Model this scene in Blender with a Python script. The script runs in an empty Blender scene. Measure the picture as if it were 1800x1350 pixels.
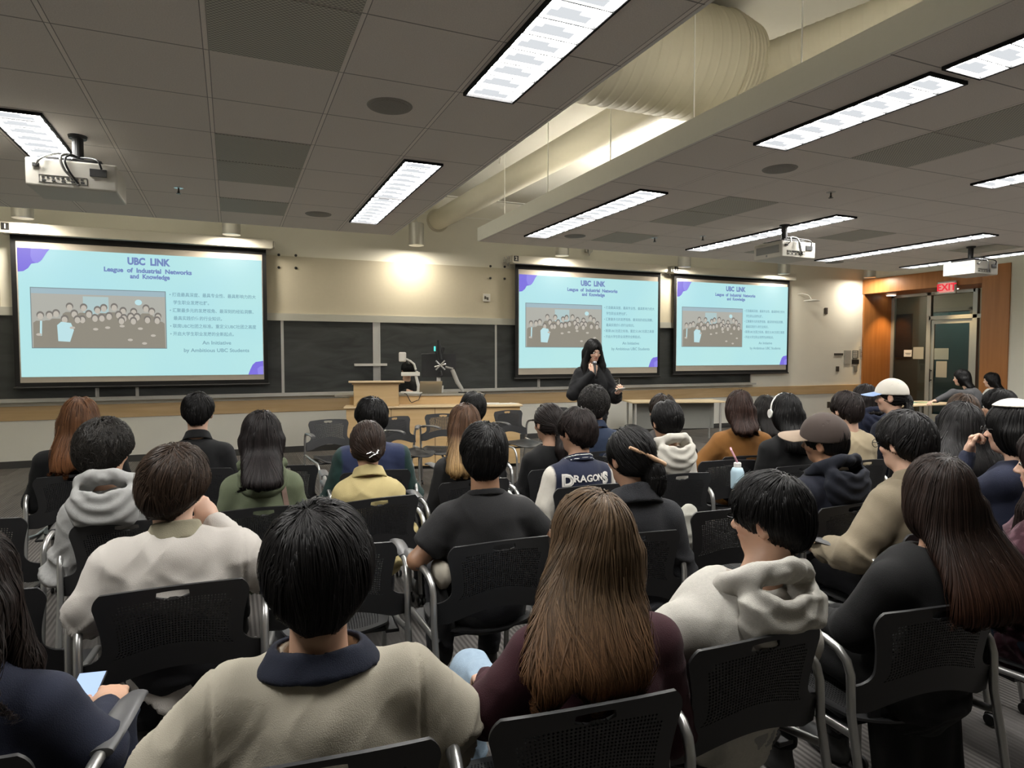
import bpy, math, random
import numpy as np
from mathutils import Vector, Matrix

sc = bpy.context.scene
COL = sc.collection
PI = math.pi

# ------------------------------------------------------------------ camera
H = 1.6
FPX = 1138.6
YAW = math.radians(23.43)
PITCH = math.radians(2.665)
cam = bpy.data.cameras.new('camera')
cam.sensor_width = 36
cam.lens = 36 * FPX / 1800
cam.clip_start = 0.05
cam_o = bpy.data.objects.new('camera', cam)
COL.objects.link(cam_o)
cam_o.location = (0, 0, H)
cam_o.rotation_euler = (PI / 2 - PITCH, 0, -YAW)
sc.camera = cam_o
# ------------------------------------------------------------------ world and exposure
w = bpy.data.worlds.new('world'); sc.world = w; w.use_nodes = True
w.node_tree.nodes['Background'].inputs[0].default_value = (0.9, 0.92, 1.0, 1)
w.node_tree.nodes['Background'].inputs[1].default_value = 0.02
sc.view_settings.view_transform = 'Standard'
sc.view_settings.look = 'None'
sc.view_settings.exposure = 0.3
sc.view_settings.gamma = 1
sc.view_settings.use_curve_mapping = False
sc.cycles.use_denoising = True
sc.cycles.max_bounces = 7
sc.cycles.diffuse_bounces = 4
sc.cycles.glossy_bounces = 3
sc.cycles.transparent_max_bounces = 12
sc.cycles.sample_clamp_indirect = 6.0
sc.cycles.caustics_reflective = False
sc.cycles.caustics_refractive = False
LAMP = 60.0          # troffer emission

# room sizes
D = 11.03           # front wall
CZ = 3.0            # hung ceiling
TOPZ = 4.35         # upper ceiling
XL, XR = -4.6, 14.0
YB = -4.5
T = 0.61

# pixel rays of the 1800 x 1350 frame, used to measure where things stand
_F = np.array([math.sin(YAW) * math.cos(PITCH), math.cos(YAW) * math.cos(PITCH), -math.sin(PITCH)])
_R = np.array([math.cos(YAW), -math.sin(YAW), 0.0])
_U = np.cross(_R, _F)
_O = np.array([0, 0, H])
def ray(x, y): return _F + _R * (x - 900) / FPX + _U * (675 - y) / FPX
def onY(x, y, Y): d = ray(x, y); return _O + d * (Y / d[1])
def onX(x, y, X): d = ray(x, y); return _O + d * (X / d[0])
def onZ(x, y, Z): d = ray(x, y); return _O + d * ((Z - H) / d[2])
def atd(x, y, d): return _O + ray(x, y) * d

# ------------------------------------------------------------------ materials
MATS = {}
def nodes_of(name):
    m = bpy.data.materials.new(name); m.use_nodes = True
    nt = m.node_tree; b = nt.nodes['Principled BSDF']
    return m, nt, b
def N(nt, t, **kw):
    n = nt.nodes.new(t)
    for k, v in kw.items():
        if k.startswith('i_'): n.inputs[k[2:].replace('_', ' ')].default_value = v
        else: setattr(n, k, v)
    return n
def mat(name, col, rough=0.6, metal=0.0, spec=0.5, noise=0.0, nscale=20, bump=0.0, bscale=60, sheen=0.0, coat=0.0, vcol=False):
    """plain surface with optional mottling and bump, all from noise in object space"""
    if name in MATS: return MATS[name]
    m, nt, b = nodes_of(name)
    b.inputs['Roughness'].default_value = rough
    b.inputs['Metallic'].default_value = metal
    b.inputs['Specular IOR Level'].default_value = spec
    if sheen: b.inputs['Sheen Weight'].default_value = sheen; b.inputs['Sheen Roughness'].default_value = 0.5
    if coat: b.inputs['Coat Weight'].default_value = coat
    tc = N(nt, 'ShaderNodeTexCoord')
    base = None
    if vcol:
        a = N(nt, 'ShaderNodeVertexColor', layer_name='Col'); base = a.outputs[0]
    if noise or base is None:
        n = N(nt, 'ShaderNodeTexNoise', i_Scale=nscale, i_Detail=4.0)
        nt.links.new(tc.outputs['Object'], n.inputs['Vector'])
        r = N(nt, 'ShaderNodeMapRange')
        r.inputs['To Min'].default_value = 1 - noise; r.inputs['To Max'].default_value = 1 + noise
        nt.links.new(n.outputs[0], r.inputs[0])
        mx = N(nt, 'ShaderNodeVectorMath', operation='SCALE')
        if base is None: mx.inputs[0].default_value = col[:3]
        else: nt.links.new(base, mx.inputs[0])
        nt.links.new(r.outputs[0], mx.inputs['Scale'])
        base = mx.outputs[0]
    nt.links.new(base, b.inputs['Base Color'])
    if bump:
        n2 = N(nt, 'ShaderNodeTexNoise', i_Scale=bscale, i_Detail=3.0)
        nt.links.new(tc.outputs['Object'], n2.inputs['Vector'])
        bp = N(nt, 'ShaderNodeBump', i_Strength=bump, i_Distance=0.01)
        nt.links.new(n2.outputs[0], bp.inputs['Height']); nt.links.new(bp.outputs[0], b.inputs['Normal'])
    MATS[name] = m
    return m
def emis(name, col, s):
    if name in MATS: return MATS[name]
    m, nt, b = nodes_of(name)
    b.inputs['Base Color'].default_value = (*col, 1)
    b.inputs['Emission Color'].default_value = (*col, 1)
    b.inputs['Emission Strength'].default_value = s
    b.inputs['Base Color'].default_value = (0.02, 0.02, 0.02, 1); b.inputs['Specular IOR Level'].default_value = 0.05; b.inputs['Roughness'].default_value = 0.9
    MATS[name] = m
    return m
def fabric(name, col, mottle=0.12, ns=14, rough=0.85, bump=0.25, bs=420):
    return mat('fabric_' + name, tuple(c * .80 for c in col), rough=rough, spec=0.25, noise=mottle, nscale=ns, bump=bump, bscale=bs, sheen=0.03)

def carpet_mat():
    m, nt, b = nodes_of('carpet')
    L = nt.links.new
    g = N(nt, 'ShaderNodeNewGeometry')
    sep = N(nt, 'ShaderNodeSeparateXYZ'); L(g.outputs['Position'], sep.inputs[0])
    def M(op, a, bb=None, c=None):
        n = N(nt, 'ShaderNodeMath', operation=op)
        for i, v in enumerate((a, bb, c)):
            if v is None: continue
            if isinstance(v, (int, float)): n.inputs[i].default_value = v
            else: L(v, n.inputs[i])
        return n.outputs[0]
    x, y = sep.outputs[0], sep.outputs[1]
    cell = 0.914
    cx = M('FLOOR', M('DIVIDE', x, 0.457)); cy = M('FLOOR', M('DIVIDE', M('ADD', y, M('MULTIPLY', cx, 0.31)), cell))
    cv = N(nt, 'ShaderNodeCombineXYZ'); L(cx, cv.inputs[0]); L(cy, cv.inputs[1])
    wn = N(nt, 'ShaderNodeTexWhiteNoise', noise_dimensions='3D'); L(cv.outputs[0], wn.inputs['Vector'])
    tone = wn.outputs['Value']
    # fine ribs, broken by patches where they fade out
    sx = N(nt, 'ShaderNodeCombineXYZ'); L(M('MULTIPLY', x, 62.0), sx.inputs[0]); L(M('MULTIPLY', y, 1.2), sx.inputs[1]); L(tone, sx.inputs[2])
    rib = N(nt, 'ShaderNodeTexNoise', i_Scale=1.0, i_Detail=1.0); L(sx.outputs[0], rib.inputs['Vector'])
    ribw = M('SINE', M('MULTIPLY', x, 2 * PI / 0.0265))
    pn = N(nt, 'ShaderNodeTexNoise', i_Scale=1.1, i_Detail=2.0); L(g.outputs['Position'], pn.inputs['Vector'])
    amp = M('MULTIPLY', M('SUBTRACT', M('ADD', tone, pn.outputs[0]), 0.62), 0.42); amp = M('MAXIMUM', M('MINIMUM', amp, 0.30), 0.04)
    st = N(nt, 'ShaderNodeTexNoise', i_Scale=3.0, i_Detail=5.0); 
    v3 = N(nt, 'ShaderNodeCombineXYZ'); L(M('MULTIPLY', x, 6.0), v3.inputs[0]); L(M('MULTIPLY', y, 0.8), v3.inputs[1]); L(v3.outputs[0], st.inputs['Vector'])
    val = M('ADD', 0.78, M('MULTIPLY', ribw, amp))
    val = M('ADD', val, M('MULTIPLY', M('SUBTRACT', rib.outputs[0], 0.5), 0.35))
    val = M('MULTIPLY', val, M('ADD', 0.72, M('MULTIPLY', tone, 0.45)))
    val = M('MULTIPLY', val, M('ADD', 0.7, M('MULTIPLY', st.outputs[0], 0.6)))
    mx = N(nt, 'ShaderNodeVectorMath', operation='SCALE'); mx.inputs[0].default_value = (0.130, 0.121, 0.115)
    L(val, mx.inputs['Scale']); L(mx.outputs[0], b.inputs['Base Color'])
    b.inputs['Roughness'].default_value = 0.95; b.inputs['Specular IOR Level'].default_value = 0.15
    fn = N(nt, 'ShaderNodeTexNoise', i_Scale=350.0); L(g.outputs['Position'], fn.inputs['Vector'])
    bp = N(nt, 'ShaderNodeBump', i_Strength=0.5, i_Distance=0.004)
    L(M('ADD', fn.outputs[0], M('MULTIPLY', ribw, 0.3)), bp.inputs['Height']); L(bp.outputs[0], b.inputs['Normal'])
    return m

def tile_mat(name, px_, py_, col):
    """acoustic lay-in tiles: a 610 mm grid of bars, speckled board between"""
    m, nt, b = nodes_of(name); L = nt.links.new
    g = N(nt, 'ShaderNodeNewGeometry'); sep = N(nt, 'ShaderNodeSeparateXYZ'); L(g.outputs['Position'], sep.inputs[0])
    def M(op, a, bb=None):
        n = N(nt, 'ShaderNodeMath', operation=op)
        for i, v in enumerate((a, bb)):
            if v is None: continue
            if isinstance(v, (int, float)): n.inputs[i].default_value = v
            else: L(v, n.inputs[i])
        return n.outputs[0]
    def edge(c, ph):
        f = M('FRACT', M('DIVIDE', M('SUBTRACT', c, ph - 100 * T), T))
        return M('ABSOLUTE', M('SUBTRACT', f, M('ROUND', f)))
    ex, ey = edge(sep.outputs[0], px_), edge(sep.outputs[1], py_)
    def band(e, wdt): return M('LESS_THAN', e, wdt / T)
    bx = band(ex, 0.010); by = band(ey, 0.006); groove = M('MAXIMUM', M('MULTIPLY', band(ex, 0.014), M('SUBTRACT', 1.0, bx)), band(ey, 0.004))
    n = N(nt, 'ShaderNodeTexNoise', i_Scale=160.0, i_Detail=2.0); L(g.outputs['Position'], n.inputs['Vector'])
    cr = N(nt, 'ShaderNodeMapRange'); cr.inputs['To Min'].default_value = 0.86; cr.inputs['To Max'].default_value = 1.14; L(n.outputs[0], cr.inputs[0])
    v = M('MULTIPLY', cr.outputs[0], M('SUBTRACT', 1.0, M('MULTIPLY', groove, 0.6)))
    v = M('ADD', v, M('MULTIPLY', bx, 0.12))
    mx = N(nt, 'ShaderNodeVectorMath', operation='SCALE'); mx.inputs[0].default_value = col; L(v, mx.inputs['Scale'])
    L(mx.outputs[0], b.inputs['Base Color']); b.inputs['Roughness'].default_value = 0.9; b.inputs['Specular IOR Level'].default_value = 0.2
    return m

def wood_mat(name, c1, c2, axis=2, scale=1.0, rough=0.45):
    m, nt, b = nodes_of(name); L = nt.links.new
    tc = N(nt, 'ShaderNodeTexCoord'); mp = N(nt, 'ShaderNodeMapping')
    s = [14 * scale] * 3; s[axis] = 0.9 * scale; mp.inputs['Scale'].default_value = s
    L(tc.outputs['Object'], mp.inputs[0])
    n = N(nt, 'ShaderNodeTexNoise', i_Scale=1.0, i_Detail=6.0, i_Distortion=0.6); L(mp.outputs[0], n.inputs['Vector'])
    cr = N(nt, 'ShaderNodeValToRGB'); cr.color_ramp.elements[0].position = 0.3; cr.color_ramp.elements[1].position = 0.7
    cr.color_ramp.elements[0].color = (*c1, 1); cr.color_ramp.elements[1].color = (*c2, 1)
    L(n.outputs[0], cr.inputs[0]); L(cr.outputs[0], b.inputs['Base Color']); b.inputs['Roughness'].default_value = rough
    return m

def board_mat():
    m, nt, b = nodes_of('chalkboard_slate'); L = nt.links.new
    g = N(nt, 'ShaderNodeNewGeometry'); mp = N(nt, 'ShaderNodeMapping'); mp.inputs['Scale'].default_value = (0.9, 1, 3.2); mp.inputs['Rotation'].default_value = (0, 0.25, 0)
    L(g.outputs['Position'], mp.inputs[0])
    n = N(nt, 'ShaderNodeTexNoise', i_Scale=1.6, i_Detail=8.0, i_Distortion=1.2); L(mp.outputs[0], n.inputs['Vector'])
    cr = N(nt, 'ShaderNodeValToRGB'); e = cr.color_ramp.elements
    e[0].position = 0.3; e[0].color = (0.016, 0.019, 0.019, 1); e[1].position = 0.9; e[1].color = (0.060, 0.066, 0.066, 1)
    L(n.outputs[0], cr.inputs[0]); L(cr.outputs[0], b.inputs['Base Color']); b.inputs['Roughness'].default_value = 0.5
    return m

def perf_mat(name, col, size=0.022):
    """perforated metal ceiling panel"""
    m, nt, b = nodes_of(name); L = nt.links.new
    g = N(nt, 'ShaderNodeNewGeometry'); ck = N(nt, 'ShaderNodeVectorMath', operation='SCALE'); ck.inputs['Scale'].default_value = 2 * PI / size
    L(g.outputs['Position'], ck.inputs[0]); s = N(nt, 'ShaderNodeVectorMath', operation='SINE'); L(ck.outputs[0], s.inputs[0])
    sp = N(nt, 'ShaderNodeSeparateXYZ'); L(s.outputs[0], sp.inputs[0])
    a = N(nt, 'ShaderNodeMath', operation='MULTIPLY'); L(sp.outputs[0], a.inputs[0]); L(sp.outputs[1], a.inputs[1])
    r = N(nt, 'ShaderNodeMapRange'); r.inputs['From Min'].default_value = -0.5; r.inputs['From Max'].default_value = 0.5
    r.inputs['To Min'].default_value = 0.6; r.inputs['To Max'].default_value = 1.2; L(a.outputs[0], r.inputs[0])
    mx = N(nt, 'ShaderNodeVectorMath', operation='SCALE'); mx.inputs[0].default_value = col; L(r.outputs[0], mx.inputs['Scale'])
    L(mx.outputs[0], b.inputs['Base Color']); b.inputs['Roughness'].default_value = 0.7
    return m

M_carpet = carpet_mat()
M_wall = mat('painted_wall_cream', (0.86, 0.835, 0.74), 0.75, noise=0.03, nscale=3, bump=0.05, bscale=90)
M_wains = mat('painted_wainscot', (0.80, 0.79, 0.73), 0.6, noise=0.03, nscale=2)
M_base = mat('rubber_base', (0.045, 0.045, 0.045), 0.7)
M_up = mat('painted_concrete', (0.50, 0.48, 0.42), 0.85, noise=0.05, nscale=2, bump=0.1, bscale=30)
M_lip = mat('painted_soffit', (0.92, 0.91, 0.85), 0.6, noise=0.02)
M_tileL = tile_mat('ceiling_tile_grid', -0.08, 3.36, (0.88, 0.83, 0.77))
M_tileR = tile_mat('ceiling_tile_grid_other', 2.86, 3.36, (0.88, 0.83, 0.77))
M_trim = wood_mat('maple_rail', (0.50, 0.34, 0.17), (0.60, 0.43, 0.24), axis=0)
M_maple = wood_mat('maple_veneer', (0.52, 0.34, 0.155), (0.62, 0.44, 0.23), axis=0, scale=0.8)
M_maple_top = wood_mat('maple_top', (0.66, 0.50, 0.30), (0.74, 0.58, 0.37), axis=0)
M_cherry = wood_mat('cherry_panel', (0.36, 0.135, 0.035), (0.46, 0.19, 0.055), axis=2, scale=0.7, rough=0.4)
M_board = board_mat()
M_alum = mat('brushed_aluminium', (0.60, 0.59, 0.56), 0.35, metal=0.6, noise=0.04)
M_case = mat('cream_enamel', (0.66, 0.63, 0.55), 0.45, noise=0.02)
M_black = mat('black_plastic', (0.012, 0.012, 0.013), 0.45, noise=0.1)
M_blackm = mat('matte_black_fabric', (0.006, 0.006, 0.007), 0.9)
M_white = mat('white_plastic', (0.72, 0.71, 0.67), 0.4, noise=0.03)
M_steel = mat('satin_steel', (0.55, 0.55, 0.54), 0.28, metal=0.9, noise=0.05)
M_duct = mat('painted_duct', (0.66, 0.62, 0.50), 0.6, noise=0.04, nscale=4)
M_vent = perf_mat('perforated_return', (0.56, 0.55, 0.48))
M_frame = mat('anodised_frame', (0.40, 0.43, 0.42), 0.4, metal=0.5)
M_paper = mat('paper', (0.70, 0.69, 0.64), 0.8, noise=0.02)
M_dark = mat('dark_void', (0.02, 0.02, 0.02), 0.9)
M_glow = emis('lamp_diffuser', (1.0, 0.98, 0.94), LAMP)

# ------------------------------------------------------------------ mesh helpers
class MB:
    """collects vertices and faces of one part"""
    def __init__(s): s.v = []; s.f = []
    def add(s, vs, fs):
        o = len(s.v); s.v += [tuple(map(float, p)) for p in vs]; s.f += [tuple(i + o for i in f) for f in fs]; return s
    def box(s, lo, hi, M=None):
        x0, y0, z0 = lo; x1, y1, z1 = hi
        vs = [(x0,y0,z0),(x1,y0,z0),(x1,y1,z0),(x0,y1,z0),(x0,y0,z1),(x1,y0,z1),(x1,y1,z1),(x0,y1,z1)]
        if M is not None: vs = [tuple(M @ Vector(p)) for p in vs]
        return s.add(vs, [(0,3,2,1),(4,5,6,7),(0,1,5,4),(1,2,6,5),(2,3,7,6),(3,0,4,7)])
    def tube(s, pts, r, n=10, caps=True, flat=1.0):
        pts = [Vector(p) for p in pts]; k = len(pts)
        rs = r if isinstance(r, (list, tuple)) else [r] * k
        vs = []; up = None
        for i, p in enumerate(pts):
            t = (pts[min(i + 1, k - 1)] - pts[max(i - 1, 0)]).normalized()
            if up is None:
                up = Vector((0, 0, 1)) if abs(t.z) < 0.9 else Vector((0, 1, 0))
            a = t.cross(up).normalized(); b = a.cross(t).normalized(); up = b
            for j in range(n):
                th = 2 * PI * j / n
                vs.append(p + a * math.cos(th) * rs[i] + b * math.sin(th) * rs[i] * flat)
        fs = [(i * n + j, i * n + (j + 1) % n, (i + 1) * n + (j + 1) % n, (i + 1) * n + j) for i in range(k - 1) for j in range(n)]
        if caps: fs += [tuple(range(n))[::-1], tuple((k - 1) * n + j for j in range(n))]
        return s.add(vs, fs)
    def lathe(s, prof, c=(0, 0, 0), n=24, axis=2):
        vs = []
        for r, z in prof:
            for j in range(n):
                th = 2 * PI * j / n; q = [r * math.cos(th), r * math.sin(th), z]
                if axis == 0: q = [q[2], q[0], q[1]]
                if axis == 1: q = [q[0], q[2], q[1]]
                vs.append((q[0] + c[0], q[1] + c[1], q[2] + c[2]))
        k = len(prof)
        fs = [(i * n + j, i * n + (j + 1) % n, (i + 1) * n + (j + 1) % n, (i + 1) * n + j) for i in range(k - 1) for j in range(n)]
        fs += [tuple(range(n))[::-1], tuple((k - 1) * n + j for j in range(n))]
        return s.add(vs, fs)
    def quad(s, a, b, c, d): return s.add([a, b, c, d], [(0, 1, 2, 3)])
    def poly(s, pts): return s.add(pts, [tuple(range(len(pts)))])
    def mesh(s, name, m, smooth=False):
        me = bpy.data.meshes.new(name); me.from_pydata(s.v, [], s.f); me.materials.append(m)
        if smooth: me.polygons.foreach_set('use_smooth', [True] * len(me.polygons))
        me.update(); return me
    def build(s, name, m, parent=None, smooth=False, bevel=0.0, seg=2, at=None):
        o = bpy.data.objects.new(name, s.mesh(name, m, smooth)); COL.objects.link(o)
        if parent is not None: o.parent = parent
        if at is not None: o.location = at
        if bevel:
            b = o.modifiers.new('bevel', 'BEVEL'); b.width = bevel; b.segments = seg; b.limit_method = 'ANGLE'; b.angle_limit = 0.7
        if smooth:
            md = o.modifiers.new('edges', 'EDGE_SPLIT') if False else None
        return o
def autosmooth(o, ang=0.6):
    me = o.data
    me.polygons.foreach_set('use_smooth', [True] * len(me.polygons))
    me.set_sharp_from_angle(angle=ang)
    return o
def tag(o, label=None, cat=None, group=None, kind=None):
    if label: o['label'] = label
    if cat: o['category'] = cat
    if group: o['group'] = group
    if kind: o['kind'] = kind
    return o
def thing(name, label, cat, loc=(0, 0, 0), rz=0.0, group=None):
    o = bpy.data.objects.new(name, None); COL.objects.link(o); o.location = loc; o.rotation_euler = (0, 0, rz)
    o.empty_display_size = 0.1
    return tag(o, label, cat, group)
def struct(o): o['kind'] = 'structure'; return o
def dup(root, loc=None, rz=None, label=None, group=None):
    r = root.copy(); COL.objects.link(r)
    if loc is not None: r.location = loc
    if rz is not None: r.rotation_euler = (0, 0, rz)
    if label: r['label'] = label
    if group: r['group'] = group
    for ch in root.children:
        c = ch.copy(); COL.objects.link(c); c.parent = r
        for g in ch.children:
            q = g.copy(); COL.objects.link(q); q.parent = c
    return r
def text_mesh(s, size, off=0.0, align='CENTER', extr=0.0, spacing=1.0):
    cu = bpy.data.curves.new('lettering', 'FONT'); cu.body = s; cu.size = size; cu.align_x = align; cu.align_y = 'CENTER'
    cu.offset = off; cu.extrude = extr; cu.space_character = spacing; cu.resolution_u = 3
    o = bpy.data.objects.new('lettering', cu); COL.objects.link(o)
    dg = bpy.context.evaluated_depsgraph_get(); dg.update()
    me = bpy.data.meshes.new_from_object(o.evaluated_get(dg))
    bpy.data.objects.remove(o); bpy.data.curves.remove(cu)
    return me
def text(name, s, size, m, parent, M, off=0.0, align='CENTER', sx=1.0, spacing=1.0):
    me = text_mesh(s, size, off, align, 0.0, spacing)
    me.transform(M @ Matrix.Diagonal((sx, 1, 1, 1))); me.materials.clear(); me.materials.append(m)
    o = bpy.data.objects.new(name, me); COL.objects.link(o); o.parent = parent
    return o
# ================================================================== the room
struct(MB().box((XL, YB, -0.1), (XR + 3.4, D + 0.1, 0)).build('floor', M_carpet))
wf = struct(MB().box((XL, D, 0), (XR + 1.0, D + 0.2, TOPZ)).build('wall_front', M_wall))
struct(MB().box((XL, D - 0.012, 0.10), (9.0 - 0.0, D, 0.68)).box((9.0, D - 0.012, 0.10), (XR, D, 0.68)).build('trim_1', M_wains))
struct(MB().box((XL, D - 0.018, 0.0), (XR, D, 0.10)).build('baseboard_front', M_base))
struct(MB().box((XL, D - 0.03, 0.665), (XR - 0.02, D, 0.865)).build('trim_2', M_trim, bevel=0.004))
# right wall with the timber-lined door recess: opening from Y 8.35 to the front wall
RY0, RY1, GX = 8.32, D, 14.95
struct(MB().box((XR, YB, 0), (XR + 0.2, RY0 - 0.52, TOPZ)).box((XR, RY0 - 0.52, 3.38), (XR + 0.2, D, TOPZ)).build('wall_right', M_wall))
struct(MB().box((XL - 0.2, YB, 0), (XL, D, TOPZ)).build('wall_left', M_wall))
struct(MB().box((XL, YB - 0.2, 0), (XR, YB, TOPZ)).build('wall_back', M_wall))
struct(MB().box((XL, YB, TOPZ), (XR + 3.4, D, TOPZ + 0.15)).build('ceiling', M_up))
struct(MB().box((XR - 0.03, RY0 - 0.52, 0), (XR + 0.9, RY0, 3.38)).build('trim_3', M_cherry, bevel=0.006))
struct(MB().box((XR - 0.03, RY0, 3.03), (XR + 0.95, D - 0.0, 3.38)).build('trim_4', M_cherry, bevel=0.006))
struct(MB().box((XR, D - 0.04, 0), (GX, D - 0.0, 3.03)).build('trim_5', M_cherry))
# hung ceiling slabs
def slab(name, x0, x1, y0, y1, m):
    s = MB(); s.quad((x0, y0, CZ), (x0, y1, CZ), (x1, y1, CZ), (x1, y0, CZ))
    struct(s.build(name, m))
slab('ceiling_slab', XL, 1.77, YB, 7.63, M_tileL)
slab('ceiling_slab', 2.86, 10.32, YB, 7.63, M_tileR)
def fascia(name, x0, x1, y0, y1, sides):
    b = MB(); t = 0.015; h = 0.155
    if 'R' in sides: b.box((x1, y0, CZ), (x1 + t, y1 + t, CZ + h)); b.box((x1 - 0.09, y0, CZ + h), (x1 + t, y1 + t, CZ + h + 0.01))
    if 'L' in sides: b.box((x0 - t, y0, CZ), (x0, y1 + t, CZ + h)); b.box((x0 - t, y0, CZ + h), (x0 + 0.09, y1 + t, CZ + h + 0.01))
    if 'F' in sides: b.box((x0, y1, CZ), (x1, y1 + t, CZ + h))
    b.box((x0, y0, CZ + 0.03), (x1, y1, CZ + 0.05))
    struct(b.build(name, M_lip))
fascia('trim_6', XL, 1.77, YB, 7.63, 'RF')
fascia('trim_7', 2.86, 10.32, YB, 7.63, 'LRF')
# upper beams above the gap
struct(MB().box((1.9, 8.35, TOPZ - 0.02), (2.75, 8.38, TOPZ)).box((XL, 10.9, TOPZ - 0.012), (XR, 10.93, TOPZ)).box((XL, D - 0.006, 4.02), (XR, D, 4.035)).build('trim_8', M_lip))

# ---------------- troffers
def troffer_parts(root, L):
    w = 0.27
    f = MB(); t = 0.012
    f.box((-w/2 - t, -L/2, -0.006), (-w/2, L/2, 0.012)).box((w/2, -L/2, -0.006), (w/2 + t, L/2, 0.012))
    f.box((-w/2, -L/2, -0.006), (w/2, -L/2 + t, 0.012)).box((-w/2, L/2 - t, -0.006), (w/2, L/2, 0.012))
    f.build('frame', M_blackm, root)
    MB().quad((-w/2, -L/2 + t, 0.010), (-w/2, L/2 - t, 0.010), (w/2, L/2 - t, 0.010), (w/2, -L/2 + t, 0.010)).build('diffuser', M_glow, root)
    g = MB(); n = 8
    M_lou = mat('louver_blade', (0.016, 0.017, 0.018), 0.5, noise=0.2)
    for i in range(1, n):
        y = -L/2 + L * i / n
        g.box((-w/2, y - 0.0035, -0.004), (w/2, y + 0.0035, 0.009))
        pts = []
    for sx in (-1, 1): g.box((sx * w/2 - 0.002, -L/2 + t, -0.004), (sx * w/2 + 0.002, L/2 - t, 0.009))
    rf = MB()
    for i in range(n):   # reflector vanes in each cell, their reflected light painted as grey emission
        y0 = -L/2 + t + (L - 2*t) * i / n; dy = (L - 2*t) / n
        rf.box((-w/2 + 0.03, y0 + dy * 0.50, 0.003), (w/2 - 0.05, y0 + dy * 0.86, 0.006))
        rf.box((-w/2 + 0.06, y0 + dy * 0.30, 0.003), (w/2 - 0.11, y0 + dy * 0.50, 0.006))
    rf.build('reflector', emis('reflector_glow', (0.80, 0.83, 0.86), 0.74), root)
    g.build('louver', M_lou, root)
tro = None
for col, xc, ys, where in (
    ('in left ceiling beside the gap', 1.315, [(0.93, 2.14), (2.16, 3.36), (4.66, 5.82), (5.84, 7.0)], 'A'),
    ('in left ceiling by the left projector', -1.13, [(0.93, 2.14), (2.16, 3.36), (4.62, 5.78)], 'B'),
    ('in right ceiling beside the gap', 3.355, [(0.93, 2.14), (2.18, 3.38), (4.67, 5.87), (5.88, 7.03)], 'C'),
    ('in right ceiling over the middle projector', 5.75, [(0.93, 2.14), (2.26, 3.46), (4.74, 5.92), (5.93, 7.08)], 'D'),
    ('in right ceiling between two projectors', 8.15, [(0.93, 2.14), (2.26, 3.46), (4.77, 5.96), (5.97, 7.12)], 'E'),
    ('in right ceiling along its far edge', 10.12, [(0.93, 2.14), (2.26, 3.46), (4.85, 5.95), (6.0, 7.15)], 'F')):
    for i, (a, b) in enumerate(ys):
        if where == 'F': xc = 10.05
        L = 1.19
        # lamps along one column, from near to far
        word = 'lamp behind the viewer' if b < 0 else ('overhead lamp' if b < 2.5 else ('lamp just past overhead' if b < 4 else ('nearer far lamp' if b < 6.0 else 'farthest lamp')))
        if b < -1: word = 'rearmost lamp'
        lab = f'lit louvred {word} {col}'
        if tro is None:
            tro = thing('ceiling_lamp', lab, 'ceiling light', (xc, (a + b) / 2, CZ - 0.012), 0, 'louvred ceiling lamps'); troffer_parts(tro, L)
        else: dup(tro, (xc, (a + b) / 2, CZ - 0.012), 0, lab)

# ---------------- return vents (perforated tiles)
vent0 = None
for x0, y0, lab in ((-0.08, 2.75, 'dark perforated ceiling panel nearest above, left ceiling'), (-0.08, 2.14, 'dark perforated ceiling panel behind the nearest one, left ceiling'),
                    (-0.08, 4.58, 'dark perforated panel in the left ceiling, first of three toward the screen'), (-0.08, 5.19, 'dark perforated panel in the left ceiling, second of three toward the screen'),
                    (-0.08, 6.41, 'dark perforated panel in the left ceiling, last toward the screen'),
                    (4.08, 2.75, 'dark perforated panel in the right ceiling, between two long lamps'), (4.08, 2.14, 'dark perforated panel in the right ceiling at the frame edge'),
                    (4.08, 4.58, 'dark perforated panel in the right ceiling, in front of the middle projector'), (4.08, 5.19, 'dark perforated panel in the right ceiling, second before the middle projector'),
                    (4.08, 6.41, 'dark perforated panel in the right ceiling above the middle screen'),
                    (6.52, 5.19, 'dark perforated panel in the right ceiling, right of the middle projector'), (6.52, 6.41, 'dark perforated panel in the right ceiling, above the right screen'),
                    (8.96, 5.19, 'dark perforated panel in the right ceiling beside the right projector')):
    if vent0 is None:
        vent0 = thing('ceiling_vent', lab, 'ceiling vent', (x0, y0, CZ), 0, 'perforated ceiling panels')
        MB().box((0.012, 0.008, -0.004), (T - 0.012, T - 0.008, 0.01)).build('grille', M_vent, vent0)
    else: dup(vent0, (x0, y0, CZ), 0, lab)
# ---------------- round speakers, sprinklers
sp0 = None
M_grille = perf_mat('speaker_mesh', (0.36, 0.345, 0.31), 0.012)
for p, lab in (((0.85, 3.7), 'round grey speaker grille in the left ceiling, the near one'), ((0.83, 6.8), 'round grey speaker grille in the left ceiling, near its front edge'),
               ((3.84, 3.76), 'round grey speaker grille in the right ceiling, beside the nearest lamps'), ((3.78, 6.84), 'round grey speaker grille in the right ceiling, near its front edge'),
               ((8.5, 7.2), 'round grey speaker grille in the right ceiling, toward the timber doorway')):
    if sp0 is None:
        sp0 = thing('ceiling_speaker', lab, 'speaker', (*p, CZ), 0, 'round ceiling speakers')
        MB().lathe([(0.10, -0.006), (0.123, -0.005), (0.128, 0.0)], n=36).build('trim_ring', mat('grille_ring', (0.33, 0.32, 0.29), 0.6), sp0)
        MB().lathe([(0.005, -0.011), (0.07, -0.010), (0.106, -0.007), (0.106, 0.0)], n=36).build('grille', M_grille, sp0)
    else: dup(sp0, (*p, CZ), 0, lab)
s0 = None
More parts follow.
